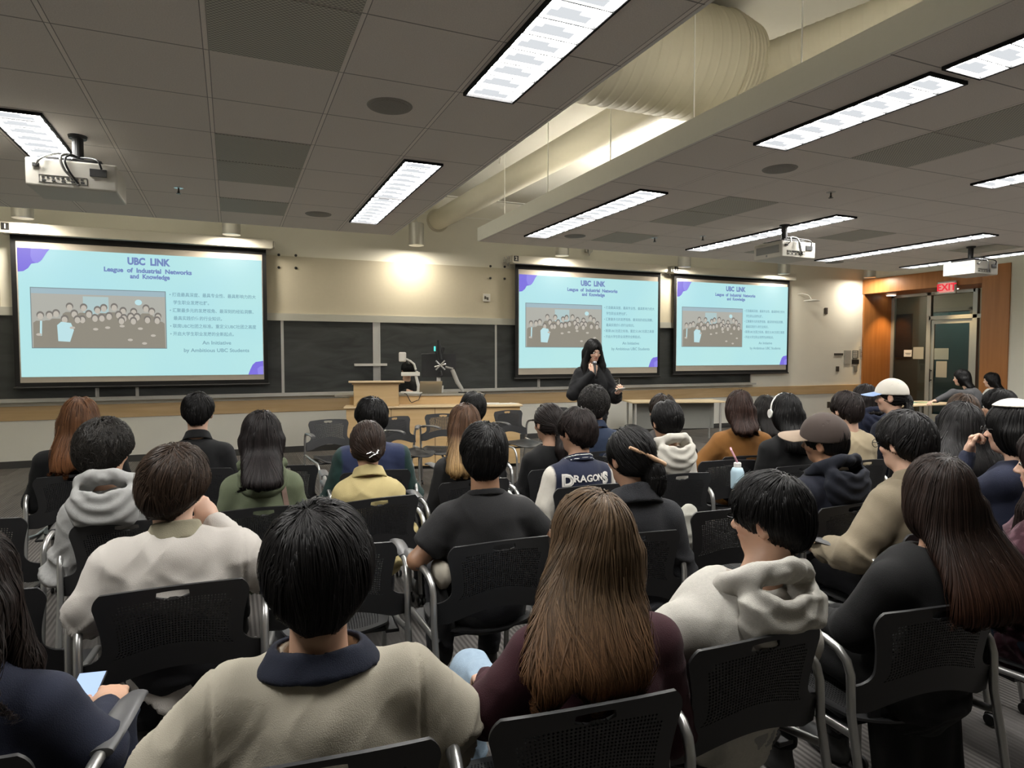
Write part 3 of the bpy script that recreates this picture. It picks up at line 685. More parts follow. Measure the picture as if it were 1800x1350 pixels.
MB().tube([(GX - 0.03, yB - fr - 0.035, 0.95), (GX - 0.03, yB - fr - 0.035, 1.25)], 0.012, 10).box((GX - 0.03, yB - fr - 0.045, 0.98), (GX + 0.03, yB - fr - 0.025, 1.0)).box((GX - 0.03, yB - fr - 0.045, 1.2), (GX + 0.03, yB - fr - 0.025, 1.22)).build('door_handle', M_black, dd)
def glassbox(x0, y0, x1, y1, m, name, lab, cat, X=GX - 0.0, dep=0.006):
    a, c = onX(x0, y1, X), onX(x1, y0, X)
    return tag(MB().box((X - dep, min(a[1], c[1]), a[2]), (X + 0.0, max(a[1], c[1]), c[2])).build(name, m), lab, cat)
q = glassbox(1589, 615, 1603, 627, M_paper, 'paper_notice', 'small white notice taped on the glass beside the door', 'notice', GX + 0.04)
p = onX(1596, 621, GX + 0.03); MB().box((GX + 0.031, p[1] - 0.07, p[2] - 0.006), (GX + 0.034, p[1] + 0.07, p[2] + 0.006)).box((GX + 0.031, p[1] - 0.05, p[2] - 0.03), (GX + 0.034, p[1] + 0.05, p[2] - 0.022)).build('print_line', M_dkplate, q)
glassbox(1605, 610, 1624, 631, mat('grey_paper', (0.34, 0.34, 0.29), 0.8), 'poster', 'grey sheet taped on the glass beside the small white notice', 'poster', GX + 0.04)
glassbox(1642, 612, 1668, 632, mat('grey_paper2', (0.22, 0.26, 0.25), 0.8), 'poster', 'upper dim grey sheet taped on the glass door', 'poster', GX + 0.04)
glassbox(1645, 635, 1665, 663, mat('grey_paper', (0.34, 0.34, 0.29), 0.8), 'poster', 'lower tall grey sheet taped on the glass door', 'poster', GX + 0.04)
# corridor seen through the glass
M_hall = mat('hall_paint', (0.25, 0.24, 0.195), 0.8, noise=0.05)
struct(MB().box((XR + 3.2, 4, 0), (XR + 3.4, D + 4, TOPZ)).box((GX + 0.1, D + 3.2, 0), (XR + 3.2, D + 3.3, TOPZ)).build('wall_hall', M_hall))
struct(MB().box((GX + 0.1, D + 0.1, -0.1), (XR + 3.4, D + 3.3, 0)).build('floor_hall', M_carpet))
struct(MB().box((XR + 3.14, 10.45, 0), (XR + 3.2, 11.45, 2.7)).build('door_2', mat('teal_door', (0.05, 0.17, 0.21), 0.5)))
struct(MB().box((XR + 3.10, 10.35, 0), (XR + 3.2, 10.45, 2.8)).box((XR + 3.10, 11.45, 0), (XR + 3.2, 11.55, 2.8)).box((XR + 3.10, 10.35, 2.7), (XR + 3.2, 11.55, 2.8)).build('trim_10', mat('hall_trim', (0.2, 0.2, 0.17), 0.6)))
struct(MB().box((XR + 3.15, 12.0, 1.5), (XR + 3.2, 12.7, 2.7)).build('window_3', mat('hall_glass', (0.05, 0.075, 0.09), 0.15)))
hl = thing('hall_fill_lamp', 'added corridor fill lamp behind the doorway glass', 'ceiling light', (XR + 2.0, 10.9, 3.3))  # fill light added to brighten the corridor behind the glass
MB().box((-0.15, -0.5, 0), (0.15, 0.5, 0.04)).build('diffuser', emis('hall_fill_lamp', (1, 0.9, 0.7), 16.0), hl)
# exit sign
c = onX(1665, 505.5, XR - 0.07)
t = thing('exit_sign', 'white exit sign with red letters hanging in the timber doorway', 'exit sign', tuple(map(float, c)))
MB().box((-0.025, -0.19, -0.13), (0.025, 0.19, 0.13)).build('housing', M_white, t, bevel=0.006)
MB().box((-0.027, -0.155, -0.10), (-0.024, 0.155, 0.10)).build('face', emis('exit_face', (0.80, 0.30, 0.25), 0.8), t)
text('lettering', 'EXIT', 0.20, emis('exit_red', (0.75, 0.03, 0.05), 0.9), t, Matrix.Translation((-0.029, 0, 0)) @ Matrix.Rotation(-PI/2, 4, 'Z') @ Matrix.Rotation(PI/2, 4, 'X'), 0.006)
MB().box((0.024, -0.05, -0.02), (0.07 - 0.03, 0.05, 0.10)).build('mount', M_white, t)
# ================================================================== implicit surfaces -> meshes
def _h(ix, iy, iz, seed):
    n = (ix * 374761393 + iy * 668265263 + iz * 2147483647 + seed * 1274126177) & 0xffffffff
    n = ((n ^ (n >> 13)) * 1274126177) & 0xffffffff
    return ((n ^ (n >> 16)) & 0xffff) / 65535.0
def vnoise(P, seed=0):
    i = np.floor(P).astype(np.int64); f = P - i; f = f * f * (3 - 2 * f); r = 0
    for dx in (0, 1):
        for dy in (0, 1):
            for dz in (0, 1):
                w = (f[:, 0] if dx else 1 - f[:, 0]) * (f[:, 1] if dy else 1 - f[:, 1]) * (f[:, 2] if dz else 1 - f[:, 2])
                r = r + w * _h(i[:, 0] + dx, i[:, 1] + dy, i[:, 2] + dz, seed)
    return r
def smin(a, b, k): h = np.clip(0.5 + 0.5 * (b - a) / k, 0, 1); return b * (1 - h) + a * h - k * h * (1 - h)
def smax(a, b, k): return -smin(-a, -b, k)
def cap(p, a, b, ra, rb=None):
    rb = ra if rb is None else rb; a = np.asarray(a, float); ba = np.asarray(b, float) - a; pa = p - a
    h = np.clip(pa @ ba / (ba @ ba + 1e-12), 0, 1)
    return np.linalg.norm(pa - h[:, None] * ba, axis=1) - (ra + (rb - ra) * h)
def ell(p, c, r):
    q = p - np.asarray(c, float); r = np.asarray(r, float)
    k0 = np.linalg.norm(q / r, axis=1); k1 = np.linalg.norm(q / (r * r), axis=1) + 1e-9
    return k0 * (k0 - 1) / k1
def nets(f, lo, hi, h):
    """naive surface nets with a coarse pass first"""
    lo = np.asarray(lo, float); hi = np.asarray(hi, float); B = 4
    nb = np.ceil((hi - lo) / (h * B)).astype(int) + 1; n = nb * B
    ci = np.indices(nb).reshape(3, -1).T
    cc = lo + (ci * B + (B - 1) / 2) * h
    dc = f(cc); near = np.abs(dc) < h * B * 1.9
    F = np.repeat(np.repeat(np.repeat(np.where(dc > 0, 1.0, -1.0).reshape(nb), B, 0), B, 1), B, 2)
    loc = np.indices((B, B, B)).reshape(3, -1).T
    ii = (ci[near][:, None, :] * B + loc[None]).reshape(-1, 3)
    F[ii[:, 0], ii[:, 1], ii[:, 2]] = f(lo + ii * h)
    S = F < 0
    F[0] = F[-1] = 1; F[:, 0] = F[:, -1] = 1; F[:, :, 0] = F[:, :, -1] = 1; S = F < 0
    c = sum(S[dx:n[0]-1+dx, dy:n[1]-1+dy, dz:n[2]-1+dz].astype(np.int8) for dx in (0,1) for dy in (0,1) for dz in (0,1))
    act = (c > 0) & (c < 8); idx = np.full(act.shape, -1, np.int64); A = np.argwhere(act); idx[act] = np.arange(len(A))
    pos = np.zeros((len(A), 3)); cnt = np.zeros(len(A))
    corners = [(dx, dy, dz) for dx in (0,1) for dy in (0,1) for dz in (0,1)]
    val = {k: F[A[:, 0]+k[0], A[:, 1]+k[1], A[:, 2]+k[2]] for k in corners}
    for a in corners:
        for ax in range(3):
            if a[ax]: continue
            b = list(a); b[ax] = 1; b = tuple(b); va, vb = val[a], val[b]; m = (va < 0) != (vb < 0)
            t = np.where(m, va / np.where(m, va - vb, 1), 0)
            q = np.tile(np.array(a, float), (len(A), 1)); q[:, ax] += t
            pos[m] += q[m]; cnt[m] += 1
    V = lo + (A + pos / cnt[:, None]) * h
    Q = []
    for ax in range(3):
        u, v = (ax + 1) % 3, (ax + 2) % 3
        s0 = [slice(0, -1)] * 3; s1 = [slice(0, -1)] * 3; s0[ax] = slice(0, -1); s1[ax] = slice(1, None)
        ch = S[tuple([slice(None, -1) if k == ax else slice(None) for k in range(3)])] != S[tuple([slice(1, None) if k == ax else slice(None) for k in range(3)])]
        E = np.argwhere(ch); E = E[(E[:, u] > 0) & (E[:, v] > 0) & (E[:, u] < n[u]-1) & (E[:, v] < n[v]-1)]
        du = np.zeros(3, int); du[u] = 1; dv = np.zeros(3, int); dv[v] = 1
        g = lambda X: idx[X[:, 0], X[:, 1], X[:, 2]]
        q = np.stack([g(E - du - dv), g(E - dv), g(E), g(E - du)], 1)
        flip = ~S[E[:, 0], E[:, 1], E[:, 2]]; q[flip] = q[flip][:, ::-1]; Q.append(q)
    Q = np.concatenate(Q); Q = Q[(Q >= 0).all(1)]
    return V, Q
def vnormals(V, Q):
    a = V[Q[:, 2]] - V[Q[:, 0]]; b = V[Q[:, 3]] - V[Q[:, 1]]; n = np.cross(a, b); N_ = np.zeros_like(V)
    for k in range(4): np.add.at(N_, Q[:, k], n)
    return N_ / (np.linalg.norm(N_, axis=1)[:, None] + 1e-12)
def npmesh(name, V, Q, m, col=None, parent=None, smooth=True):
    me = bpy.data.meshes.new(name); k = Q.shape[1]
    me.vertices.add(len(V)); me.vertices.foreach_set('co', V.astype(np.float32).ravel())
    me.loops.add(Q.size); me.loops.foreach_set('vertex_index', Q.astype(np.int32).ravel())
    me.polygons.add(len(Q)); me.polygons.foreach_set('loop_start', np.arange(0, Q.size, k, dtype=np.int32))
    me.polygons.foreach_set('loop_total', np.full(len(Q), k, np.int32))
    me.polygons.foreach_set('use_smooth', np.ones(len(Q), bool) if smooth else np.zeros(len(Q), bool))
    me.update(calc_edges=True)
    if col is not None:
        at = me.color_attributes.new('Col', 'FLOAT_COLOR', 'POINT'); c4 = np.ones((len(V), 4), np.float32); c4[:, :3] = col
        at.data.foreach_set('color', c4.ravel())
    me.materials.append(m)
    o = bpy.data.objects.new(name, me); COL.objects.link(o)
    if parent is not None: o.parent = parent
    return o
def rotm(yaw=0, pitch=0, roll=0):
    """yaw to the right, pitch down is negative, roll to the right; columns are the local axes"""
    y, p, r = math.radians(-yaw), math.radians(pitch), math.radians(roll)
    Rz = np.array([[math.cos(y), -math.sin(y), 0], [math.sin(y), math.cos(y), 0], [0, 0, 1]])
    Rx = np.array([[1, 0, 0], [0, math.cos(p), -math.sin(p)], [0, math.sin(p), math.cos(p)]])
    Ry = np.array([[math.cos(r), 0, math.sin(r)], [0, 1, 0], [-math.sin(r), 0, math.cos(r)]])
    return Rz @ Rx @ Ry

# ------------------------------------------------------------------ people
M_skin, _nt, _b = nodes_of('skin')
_a = N(_nt, 'ShaderNodeVertexColor', layer_name='Col'); _nt.links.new(_a.outputs[0], _b.inputs['Base Color'])
_b.inputs['Roughness'].default_value = 0.5; _b.inputs['Subsurface Weight'].default_value = 0.06; _b.inputs['Subsurface Radius'].default_value = (0.6, 0.25, 0.15); _b.inputs['Subsurface Scale'].default_value = 0.01
def hair_mat():
    m, nt, b = nodes_of('hair'); a = N(nt, 'ShaderNodeVertexColor', layer_name='Col'); nt.links.new(a.outputs[0], b.inputs['Base Color'])
    b.inputs['Roughness'].default_value = 0.45; b.inputs['Specular IOR Level'].default_value = 0.15; return m
M_hair = hair_mat()
M_eye = mat('eye_white', (0.75, 0.73, 0.7), 0.25); M_iris = mat('eye_dark', (0.02, 0.012, 0.01), 0.2)
SKIN = {'light': (0.46, 0.275, 0.185), 'fair': (0.52, 0.33, 0.24), 'tan': (0.34, 0.185, 0.110), 'mid': (0.40, 0.23, 0.15)}
BLACK = (0.006, 0.0055, 0.0055)

def head_sdf(q):
    d = smin(ell(q, (0, -.014, .022), (.073, .092, .093)), ell(q, (0, .022, -.033), (.059, .068, .082)), .03)
    d = smin(d, ell(q, (0, .045, -.086), (.034, .036, .026)), .028)
    d = smin(d, cap(q, (-.028, .080, .022), (.028, .080, .022), .009), .016)
    a = q.copy(); a[:, 0] = np.abs(a[:, 0])
    d = smax(d, -(np.linalg.norm(a - (.030, .099, .004), axis=1) - .0135), .012)
    d = smin(d, ell(a, (.044, .062, -.022), (.016, .018, .016)), .02)
    d = smin(d, cap(q, (0, .084, .006), (0, .102, -.024), .006, .0105), .010)
    d = smin(d, ell(a, (.009, .095, -.030), (.008, .009, .006)), .006)
    d = smin(d, ell(q, (0, .083, -.052), (.023, .011, .0055)), .005)
    d = smin(d, ell(q, (0, .081, -.062), (.019, .011, .0055)), .004)
    ear = ell(a, (.080, -.008, -.006), (.014, .021, .033)); ear = smax(ear, -ell(a, (.094, -.002, -.004), (.009, .011, .020)), .006)
    return smin(d, ear, .007)
def head_col(q, base):
    c = np.tile(np.array(base, float), (len(q), 1)); a = q.copy(); a[:, 0] = np.abs(a[:, 0])
    def paint(d, col, soft=.003, amt=1.0):
        w = np.clip(0.5 - d / soft, 0, 1)[:, None] * amt; c[:] = c * (1 - w) + np.array(col) * w
    paint(ell(q, (0, .090, -.057), (.021, .02, .010)), (base[0] * .85, base[1] * .5, base[2] * .5))
    paint(cap(a, (.016, .088, .021), (.042, .078, .024), .0042), (.03, .02, .018))
    paint(cap(a, (.019, .088, .008), (.040, .082, .006), .0022), (.02, .014, .012))
    paint(ell(a, (.045, .075, -.026), (.02, .03, .016)), (base[0] * 1.05, base[1] * .82, base[2] * .8), .02, .5)
    paint(ell(a, (.085, 0, -.004), (.012, .012, .02)), (base[0] * .9, base[1] * .7, base[2] * .68), .01, .6)
    return c
def hand_sdf(p, wrist, fdir, back, side, curl=0.6, s=1.0):
    """side +1: thumb toward local +x. fdir along the palm, back = back of the hand"""
    f = np.array(fdir, float); f /= np.linalg.norm(f); b = np.array(back, float); b -= f * (b @ f); b /= np.linalg.norm(b); x = np.cross(f, b) * side
    q = np.stack([(p - wrist) @ x, (p - wrist) @ f, (p - wrist) @ b], 1) / s
    d = smin(cap(q, (0, -.01, 0), (0, .02, 0), .024, .024), ell(q, (0, .045, 0), (.040, .048, .0155)), .02)
    for i, (ox, L) in enumerate(((.029, .9), (.010, 1.0), (-.009, .95), (-.027, .76))):
        a = np.array([ox, .078, 0.002]); ang = -.15; r = .0088
        for k, seg in enumerate((.042, .026, .021)):
            ang2 = ang - curl * (0.75, 1.0, .8)[k] * (1 + .12 * i)
            bb = a + np.array([ox * .06, math.cos(ang2), math.sin(ang2)]) * seg * L
            d = smin(d, cap(q, a, bb, r, r * .92), .004 if k else .008); a = bb; ang = ang2; r *= .92
    a = np.array([.026, .018, -.004]); 
    for e, r0, r1 in (((.050, .045, -.014), .013, .0115), ((.054, .074, -.022), .011, .0095), ((.047, .096, -.028), .0095, .008)):
        d = smin(d, cap(q, a, e, r0, r1), .006); a = np.array(e)
    return d * s

def person(spec):
    """one seated or standing figure; hx, hy is the top of the head in the frame and d its depth"""
    g = spec.get; rnd = np.random.RandomState(g('seed', 1)); yaw = g('yaw', 0); d_ = g('d')
    top = atd(g('hx'), g('hy'), d_); Tz = float(top[2]); W = g('w', .44); stand = g('stand', False)
    lean = g('lean', .0); hoff = np.array([g('sx', 0), lean + .03, 0.0])
    Ry = rotm(yaw); root_xy = top[:2] - (Ry @ hoff)[:2]
    root = thing('person', g('label'), 'person', (float(root_xy[0]), float(root_xy[1]), 0), math.radians(-yaw))
    cyw = g('cyaw', yaw * .6); co_ = rotm(cyw) @ np.array([0, g('coff', .125), 0]); cpos = g('cpos', (float(root_xy[0] + co_[0]), float(root_xy[1] + co_[1])))
    Rc = rotm(cyw)
    def seatback(p):      # keeps cloth and body in front of the chair back
        q = (p @ Ry.T)[:, :2] + root_xy - np.array(cpos); cx = q @ Rc[:2, 0]; cy = q @ Rc[:2, 1]; z = p[:, 2]
        return -.192 - .035 * (1 - (cx / .262) ** 2) - (z - .5) * .15 - cy - 3 * np.maximum(z - .862, 0) - 3 * np.maximum(np.abs(cx) - .24, 0) - 3 * np.maximum(.54 - z, 0)
    hv = min(.0075, max(.0036, .0024 + .0013 * d_)); gv = min(.013, max(.0075, .0055 + .0018 * d_))
    vol = g('vol', .012)
    hc = np.array([hoff[0], hoff[1], Tz - .118 - vol]); Rh = rotm(g('hyaw', 0), g('hpitch', -6), g('hroll', 0))
    Zs = Tz - g('neck', .300) - vol; k_th = g('thick', 1.0)
    nb = np.array([g('sx', 0) * .4, lean * .6 - .015, Zs + .035]); cb = np.array([0, lean * .5, Zs - .12]); hip = 0.56 if not stand else 0.92
    toH = lambda p: (p - hc) @ Rh
    gr = g('loose', .012); puff = g('puff', 1.0)
    sh = {s: np.array([s * (W / 2 - .056 * puff - gr), lean * .45 - .01, Zs - .068]) for s in (-1, 1)}
    # ---- arms
    arms = {}
    for s, key in ((-1, 'L'), (1, 'R')):
        e, wr, hd, bk, cu = g('arm' + key) or (None,) * 5
        if e is None: e = (s * (W / 2 + .0), .02, Zs - .32); wr = (s * .13, .27, Zs - .40 if not stand else Zs - .5); hd = (-s * .4, 1, -.25); bk = (0, .2, 1); cu = .5
        arms[s] = (np.array(e, float), np.array(wr, float), hd, bk, cu)
    sk = g('skin', 'light'); base = SKIN[sk]
    # ---- skin
    neck_end = nb + (0, .004, -.06)
    nk0 = hc + Rh @ np.array([0, -.022, -.055])
    fh = lambda p: smin(head_sdf(toH(p)), smin(cap(p, nk0, neck_end, .056 if g('male', True) else .046, .064 if g('male', True) else .056), ell(p, nb + (0, .02, -.08), (.10, .055, .05)), .03), .03)
    V, Q = nets(fh, hc - (.17, .17, .30), hc + (.17, .17, .17), hv)
    C = head_col(toH(V), base); parts = [(V, Q, C)]
    bare = g('sleeve', 1.0)     # 1 long, under 1 cut along the arm
    vis = g('hands', '')
    for s, key in ((-1, 'L'), (1, 'R')):
        e, wr, hd, bk, cu = arms[s]; up = sh[s]
        fa = lambda p: smin(smin(cap(p, up, e, .044, .036), cap(p, e, wr, .036, .0235), .02), hand_sdf(p, wr, hd, bk, -s, cu), .012)
        pts = np.array([up, e, wr, wr + np.array(hd) / np.linalg.norm(hd) * .17])
        V, Q = nets(fa, pts.min(0) - .07, pts.max(0) + .07, .0046 if key in vis else .009)
        parts.append((V, Q, np.tile(np.array(base), (len(V), 1))))
    hipc = np.array([0, -.0, hip])
    def legs(p, r):
        dd = ell(p, hipc, (.15 * k_th + r, .11 + r, .10 + r))
        for s in (-1, 1):
            if stand: kn = np.array([s * .10, .0, .48]); an = np.array([s * .10, -.03, .09]); th = np.array([s * .085, 0, .88])
            else:
                ky = g('kneey', .46); kn = np.array([s * g('knee', .13), ky, .565]); an = np.array([s * g('knee', .13), ky + .02, .10]); th = np.array([s * .085, .04, .56])
            dd = smin(dd, smin(cap(p, th, kn, .070 + r, .050 + r), cap(p, kn, an, .050 + r, .034 + r * 1.4), .03), .05)
        return dd
    fb = lambda p: smin(smin(ell(p, cb, (W / 2 - .10, .085, .17)), ell(p, (0, 0, (Zs + hip) / 2 - .08), (.115 * k_th, .085, .22)), .08), legs(p, -.006), .06)
    fb2 = fb if stand else (lambda p: smax(fb(p), seatback(p) + .01, .01))
    V, Q = nets(fb2, (-.36, -.22, .03), (.36, .70, Zs + .08), .022); parts.append((V, Q, np.tile(np.array(base), (len(V), 1))))
    Vs, Qs, Cs, o_ = [], [], [], 0
    for V, Q, C in parts: Vs.append(V); Qs.append(Q + o_); Cs.append(C); o_ += len(V)
    npmesh('body', np.concatenate(Vs), np.concatenate(Qs), M_skin, np.concatenate(Cs), root)
    if g('eyes', False):
        for s in (-1, 1):
            c = hc + Rh @ np.array([s * .030, .0770, .004]); eb = MB(); eb.lathe([(.0001, -.0115), (.008, -.0083), (.0115, 0), (.008, .0083), (.0001, .0115)], c, 16); autosmooth(eb.build('eye', M_eye, root), 1.5)
            c2 = hc + Rh @ np.array([s * .030, .0862, .003]); eb = MB(); eb.lathe([(.0001, -.0060), (.0050, -.0030), (.0060, 0), (.0050, .0030), (.0001, .0060)], c2, 12); eb.build('iris', M_iris, root.children[-1])
    # ---- top garment
    gr = g('loose', .012); br = g('back', .118); puff = g('puff', 1.0)
    def top_sdf(p, cutneck=True):
        q = p.copy(); q[:, 1] *= 1.0
        dd = ell(p, cb + (0, -.004, -.035), (W / 2 - .055 + gr * .2, br + gr * .5, .185))
        dd = smin(dd, ell(p, (0, .0 if stand else .035, (Zs + hip) / 2 - .06), (.150 * k_th + gr * 1.3, br * 1.02 + gr * .6, .30)), .09)
        if stand: dd = smin(dd, ell(p, (0, 0, hip - .12), (.165 * k_th + gr, .115 + gr, .28)), .10)
        elif not g('crop', False): dd = smin(dd, ell(p, (0, .05, hip - .03), (.165 * k_th + gr, .14 + gr, .11)), .06)
        dd = smin(dd, ell(p, nb + (0, -.016, -.088), (.118, .090, .090)), .045)
        for s in (-1, 1):
            e, wr = arms[s][0], arms[s][1]; up = sh[s]
            dd = smin(dd, cap(p, nb + (s * .05, -.012, -.052), up + (0, 0, .004), .038 + gr * .4, .050 + gr * .5), .045)
            end = e + (wr - e) * .93 if bare >= 1 else up + (e - up) * bare
            if bare >= 1: sl = smin(cap(p, up, e, .058 * puff + gr, .046 * puff + gr), cap(p, e, end, .046 * puff + gr, .031 + gr * .6), .03)
            else: sl = smax(cap(p, up, up + (e - up) * (bare + .1), .056 * puff + gr, .052 + gr), (p - end) @ ((e - up) / np.linalg.norm(e - up)), .006)
            dd = smin(dd, sl, .028)
        if cutneck:
            nr = g('neckline', .0)
            dd = smax(dd, -cap(p, nb + (0, .012, .01), nb + (0, .03, .16), .052 + nr, .085 + nr), .012)
            if g('vneck'): dd = smax(dd, -cap(p, nb + (0, .10, -.02), nb + (0, .13, -.16), .05, .02), .01)
        return dd
    m_top = g('top'); bb = np.array([a for s in (-1, 1) for a in (sh[s], arms[s][0], arms[s][1])] + [[-.3, -.26, g('hem', hip - .17)], [.3, .24, Zs + .12]])
    hem = g('hem', hip - .17)
    fg = (lambda p: smax(top_sdf(p), hem - p[:, 2], .01)) if stand else (lambda p: smax(smax(top_sdf(p), hem - p[:, 2], .01), seatback(p), .012))
    V, Q = nets(fg, np.minimum(bb.min(0) - .10, (9, 9, hem - .03)), bb.max(0) + .10, gv)
    Nn = vnormals(V, Q); am = g('wrinkle', .006) * 1.5; sd = g('seed', 1)
    q1 = V @ rotm(20, 30, 35); q2 = V @ rotm(-30, -20, -40)
    w1 = 1 - np.abs(2 * vnoise(q1 * (5, 5, 15), sd) - 1); w2 = 1 - np.abs(2 * vnoise(q2 * (6, 6, 24), sd + 9) - 1); w3 = vnoise(V * 7, sd + 3)
    msk = .35 + 1.1 * vnoise(V * 4.5, sd + 5)
    low = np.clip((Zs - .05 - V[:, 2]) / .25, .25, 1.2)
    V = V + Nn * ((w1 ** 3 * 1.7 + w2 ** 3 * .9 - .7) * am * msk * low + (w3 - .5) * am * 1.2)[:, None]
    if not stand:
        fd = Ry.T @ Rc[:, 1]; sb = seatback(V); V = V + (np.clip(sb + .006, 0, .06) * (sb < .08))[:, None] * fd[None]
    for s in (-1, 1):
        sx = np.abs(np.abs(V[:, 0]) - (W / 2 - .055)); V = V - Nn * (np.exp(-(sx / .004) ** 2) * g('seam', .0) * (V[:, 2] > Zs - .2))[:, None] * .5
    colr = g('topcol')
    top_o = npmesh(g('topname', 'shirt'), V, Q, m_top, colr(V, W, Zs) if colr else None, root)
    if g('toplabel'): top_o['label'] = g('toplabel')
    # ---- collar, hood
    ctr = nb + (0, .008, .0)
    def ring(name, z0, z1, r0, r1, th, m, tilt=.35, rough=.003, back_only=False, par=None):
        def f(p):
            q = p - ctr; z = q[:, 2] + q[:, 1] * tilt; rad = np.sqrt((q[:, 0]) ** 2 + (q[:, 1] * 1.12) ** 2)
            t = np.clip((z - z0) / (z1 - z0), 0, 1); R_ = r0 + (r1 - r0) * t
            dd = np.maximum(np.abs(rad - R_) - th, np.maximum(z0 - z, z - z1)); return smax(np.abs(rad - R_) - th, np.maximum(z0 - z, z - z1), th * .9)
        V, Q = nets(f, ctr - (.2, .2, .16), ctr + (.2, .2, .16), min(gv, max(.005, th * .75)))
        Nn = vnormals(V, Q); V = V + Nn * ((vnoise(V * 25, sd) - .5) * rough * 2)[:, None]
        return npmesh(name, V, Q, m, None, par or top_o)
    cl = g('collar')
    if cl == 'crew': ring('collar', -.024, .004, .082, .074, .006, g('colm') or m_top, .35)
    elif cl == 'rib': ring('collar', -.036, .030, .090, .068, .007, g('colm') or m_top)
    elif cl == 'wide': ring('collar', -.024, .030, .124, .088, .010, g('colm') or m_top, .12, .004)
    elif cl == 'shirt': ring('collar', -.022, .040, .092, .066, .006, g('colm') or m_top, .45, .003)
    elif cl == 'coat': ring('collar', -.045, .045, .128, .080, .012, g('colm') or m_top, .45, .005)
    elif cl == 'stripe':
        ring('collar', -.030, .020, .086, .068, .008, g('colm'), .40)
        for zz in (-.016, .006): ring('collar_stripe', zz - .004, zz + .004, .0805 - zz * .3, .0795 - zz * .3, .0095, M_white, .40, 0.0)
    if g('hood'):
        hm = g('hoodm') or m_top; A = g('hoodsize', 1.0); hx_ = g('hoodx', 0)
        def fhood(p):
            q = (p - ctr) / A; q = q - (hx_, 0, 0)
            z = q[:, 2] + q[:, 1] * .55; rad = np.sqrt(q[:, 0] ** 2 + (q[:, 1] * 1.1 + .01) ** 2)
            tor = np.sqrt((rad - .098) ** 2 + (z - .008) ** 2) - .030 * (1 - .5 * np.clip(q[:, 1] / .1, 0, 1))
            bag = ell(q, (0, -.100, -.045), (.125, .058, .115)); bag = smax(bag, -ell(q, (0, -.085, .045), (.088, .060, .085)), .02)
            dd = smin(tor, bag, .04); return smax(dd, -cap(q, (0, .0, -.03), (0, .03, .2), .060, .10), .015)
        fh2 = fhood if stand else (lambda p: smax(fhood(p), seatback(p), .012))
        V, Q = nets(fh2, ctr - (.24, .28, .26), ctr + (.24, .2, .16), gv * .85); Nn = vnormals(V, Q)
        ww = 1 - np.abs(2 * vnoise((V - ctr) @ rotm(0, 0, 10) * (11, 11, 22), sd + 4) - 1)
        # concentric fabric rolls around the opening
        q = V - ctr; rr_ = np.sqrt(q[:, 0] ** 2 + (q[:, 2] - .06) ** 2); fold = np.sin(rr_ * 2 * PI / .052) * np.clip(-q[:, 1] / .12, 0, 1)
        V = V + Nn * ((ww ** 2 - .4) * .008 + fold * .0045)[:, None]
        npmesh('hood', V, Q, hm, None, top_o)
    # ---- trousers and shoes
    if g('legs', True):
        V, Q = nets(lambda p: smax(smax(legs(p, .012), .11 - p[:, 2], .01), seatback(p) - (9 if stand else 0), .01), (-.36, -.22, .04), (.36, .72, hip + .16), .013 if d_ > 2 else .010)
        Nn = vnormals(V, Q); ww = 1 - np.abs(2 * vnoise(V * (14, 9, 22), sd) - 1); V = V + Nn * ((ww ** 2 - .4) * .010)[:, None]
        npmesh(g('legname', 'trousers'), V, Q, g('legm') or fabric('black_denim', (.022, .022, .026)), None, root)
        for s in (-1, 1):
            an = np.array([s * g('knee', .13), g('kneey', .46) + .04, 0]) if not stand else np.array([s * .10, -.02, 0])
            fs_ = lambda p: smax(smin(ell(p, an + (0, .055, .035), (.046, .135, .042)), cap(p, an + (0, -.02, .04), an + (0, -.02, .11), .042, .040), .03), .0 - p[:, 2], .006)
            V, Q = nets(fs_, an - (.08, .14, .02), an + (.08, .23, .17), .010)
            npmesh('shoe', V, Q, g('shoem') or mat('black_shoe', (.02, .02, .02), .5), None, root)
    # ---- hair
    hair(root, spec, hc, Rh, nb, Zs, d_, vol, rnd)
    return dict(root=root, hc=hc, Rh=Rh, nb=nb, Zs=Zs, top=top_o, sdf=top_sdf, yaw=yaw, cpos=cpos, cyaw=cyw, ctr=ctr, arms=arms, W=W)

